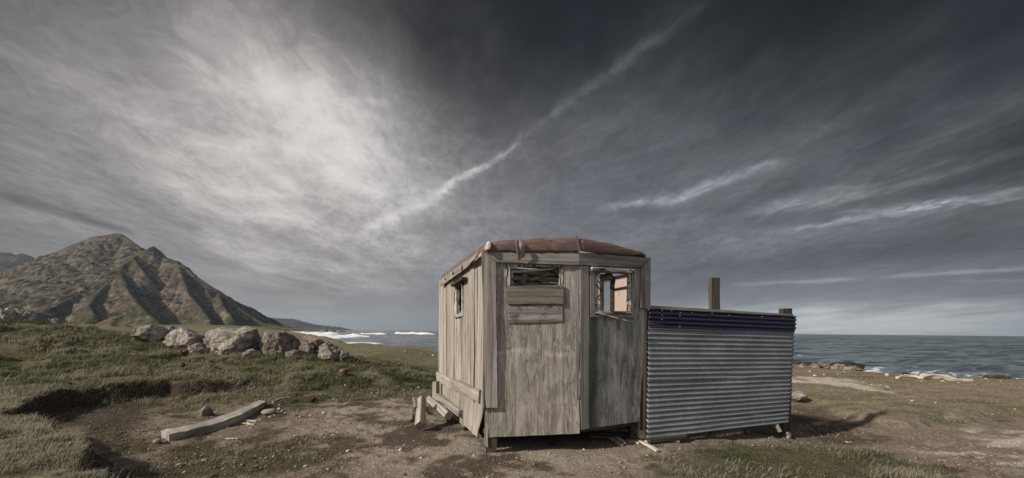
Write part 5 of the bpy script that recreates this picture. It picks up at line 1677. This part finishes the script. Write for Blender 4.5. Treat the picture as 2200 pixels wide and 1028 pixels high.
vx = (jv[..., 0] * c_[:, None] - jv[..., 1] * s_[:, None]) * r[:, None] + x[:, None]
vy = (jv[..., 0] * s_[:, None] + jv[..., 1] * c_[:, None]) * r[:, None] + y[:, None]
vz = jv[..., 2] * r[:, None] * .8 + z[:, None] + r[:, None] * .2
V = np.stack([vx, vy, vz], -1).reshape(-1, 3)
Fq = (np.arange(n_)[:, None, None] * 6 + oct_f[None]).reshape(-1, 3)
br = rng.uniform(.45, 1.35, n_)
br[rng.uniform(0, 1, n_) < .06] *= 1.7
colr = np.array((0.220, 0.184, 0.144))[None] * br[:, None]
M_gravel = MT("gravel_bits", 0.95, 0, .1)
M_gravel = M_gravel.done(M_gravel.attr('Col'))
gr = mesh_obj("gravel", V, Fq, M_gravel, None, None, attrs={'Col': ('FLOAT_COLOR', np.repeat(np.concatenate([colr, np.ones((n_, 1))], 1), 6, 0))})
tag(gr, kind='stuff')


# ------------------------------------------------------------------ gulls, far off
def bird(px, py, Y_, span_px, roll, label):
    c = at(px, py, Y_); s = span_px / F * Y_ / 2
    V = [(0, .38, .0), (.10, .05, .03), (0, -.42, .02), (-.10, .05, .03), (0, .02, -.09), (.55, .10, .17), (.5, -.10, .15), (1.0, -.12, .08), (-.55, .10, .17), (-.5, -.10, .15), (-1.0, -.12, .08), (.14, -.5, .02), (-.14, -.5, .02)]
    Fc = [(0, 1, 4), (0, 4, 3), (1, 2, 4), (3, 4, 2), (0, 3, 1), (1, 3, 2), (1, 5, 6), (5, 7, 6), (3, 9, 8), (8, 9, 10), (2, 11, 12), (1, 6, 2), (3, 2, 9)]
    M = Matrix.Translation(c) @ Matrix.Rotation(roll, 4, 'Y') @ Matrix.Rotation(.9, 4, 'Z') @ Matrix.Scale(s, 4)
    o = mesh_obj("seabird", V, Fc, M_black, None, M)
    return tag(o, label, "bird", "seabirds high over the shore")


for i, (a, b, w, rl, lb) in enumerate(((973.5, 459.5, 9, .5, "largest distant seabird gliding below the long bright cloud streak"), (830, 298, 5, -.3, "tiny distant seabird against the brightest cloud"), (303, 272, 5, .3, "tiny distant seabird in the grey cloud over the mountain"),
                                   (320, 61, 6, .4, "tiny distant seabird near the top left of the sky"), (733, 578, 4, -.2, "tiny distant seabird low in the sky left of the hut"), (1443, 339, 5, .2, "tiny distant seabird in the dark sky left of the short bright streak"), (1509, 456, 5, 0, "tiny distant seabird below the short bright streak"), (1945, 190, 5, .2, "tiny distant seabird in the darkest part of the sky"))):
    bird(a, b, 60, w, rl, lb)


# ------------------------------------------------------------------ haze
bm = bmesh.new(); bmesh.ops.create_cube(bm, size=1.0)
V = [((v.co.x) * 44000, v.co.y * 26000 + 0, v.co.z) for v in bm.verts]
Fc = [tuple(v.index for v in f.verts) for f in bm.faces]; bm.free()
V = [(x, y + 0.0, -14.0 if z < 0 else 420.0) for x, y, z in V]
hz = bpy.data.materials.new("sea_air"); hz.use_nodes = True
ht = hz.node_tree; ht.nodes.clear()
pv = ht.nodes.new('ShaderNodeVolumePrincipled'); pv.inputs['Density'].default_value = 0.00005; pv.inputs['Color'].default_value = (.62, .80, 1.0, 1)
pv.inputs['Anisotropy'].default_value = 0.2
oo = ht.nodes.new('ShaderNodeOutputMaterial'); ht.links.new(pv.outputs[0], oo.inputs['Volume'])
tag(mesh_obj("haze", V, Fc, hz), kind='stuff')
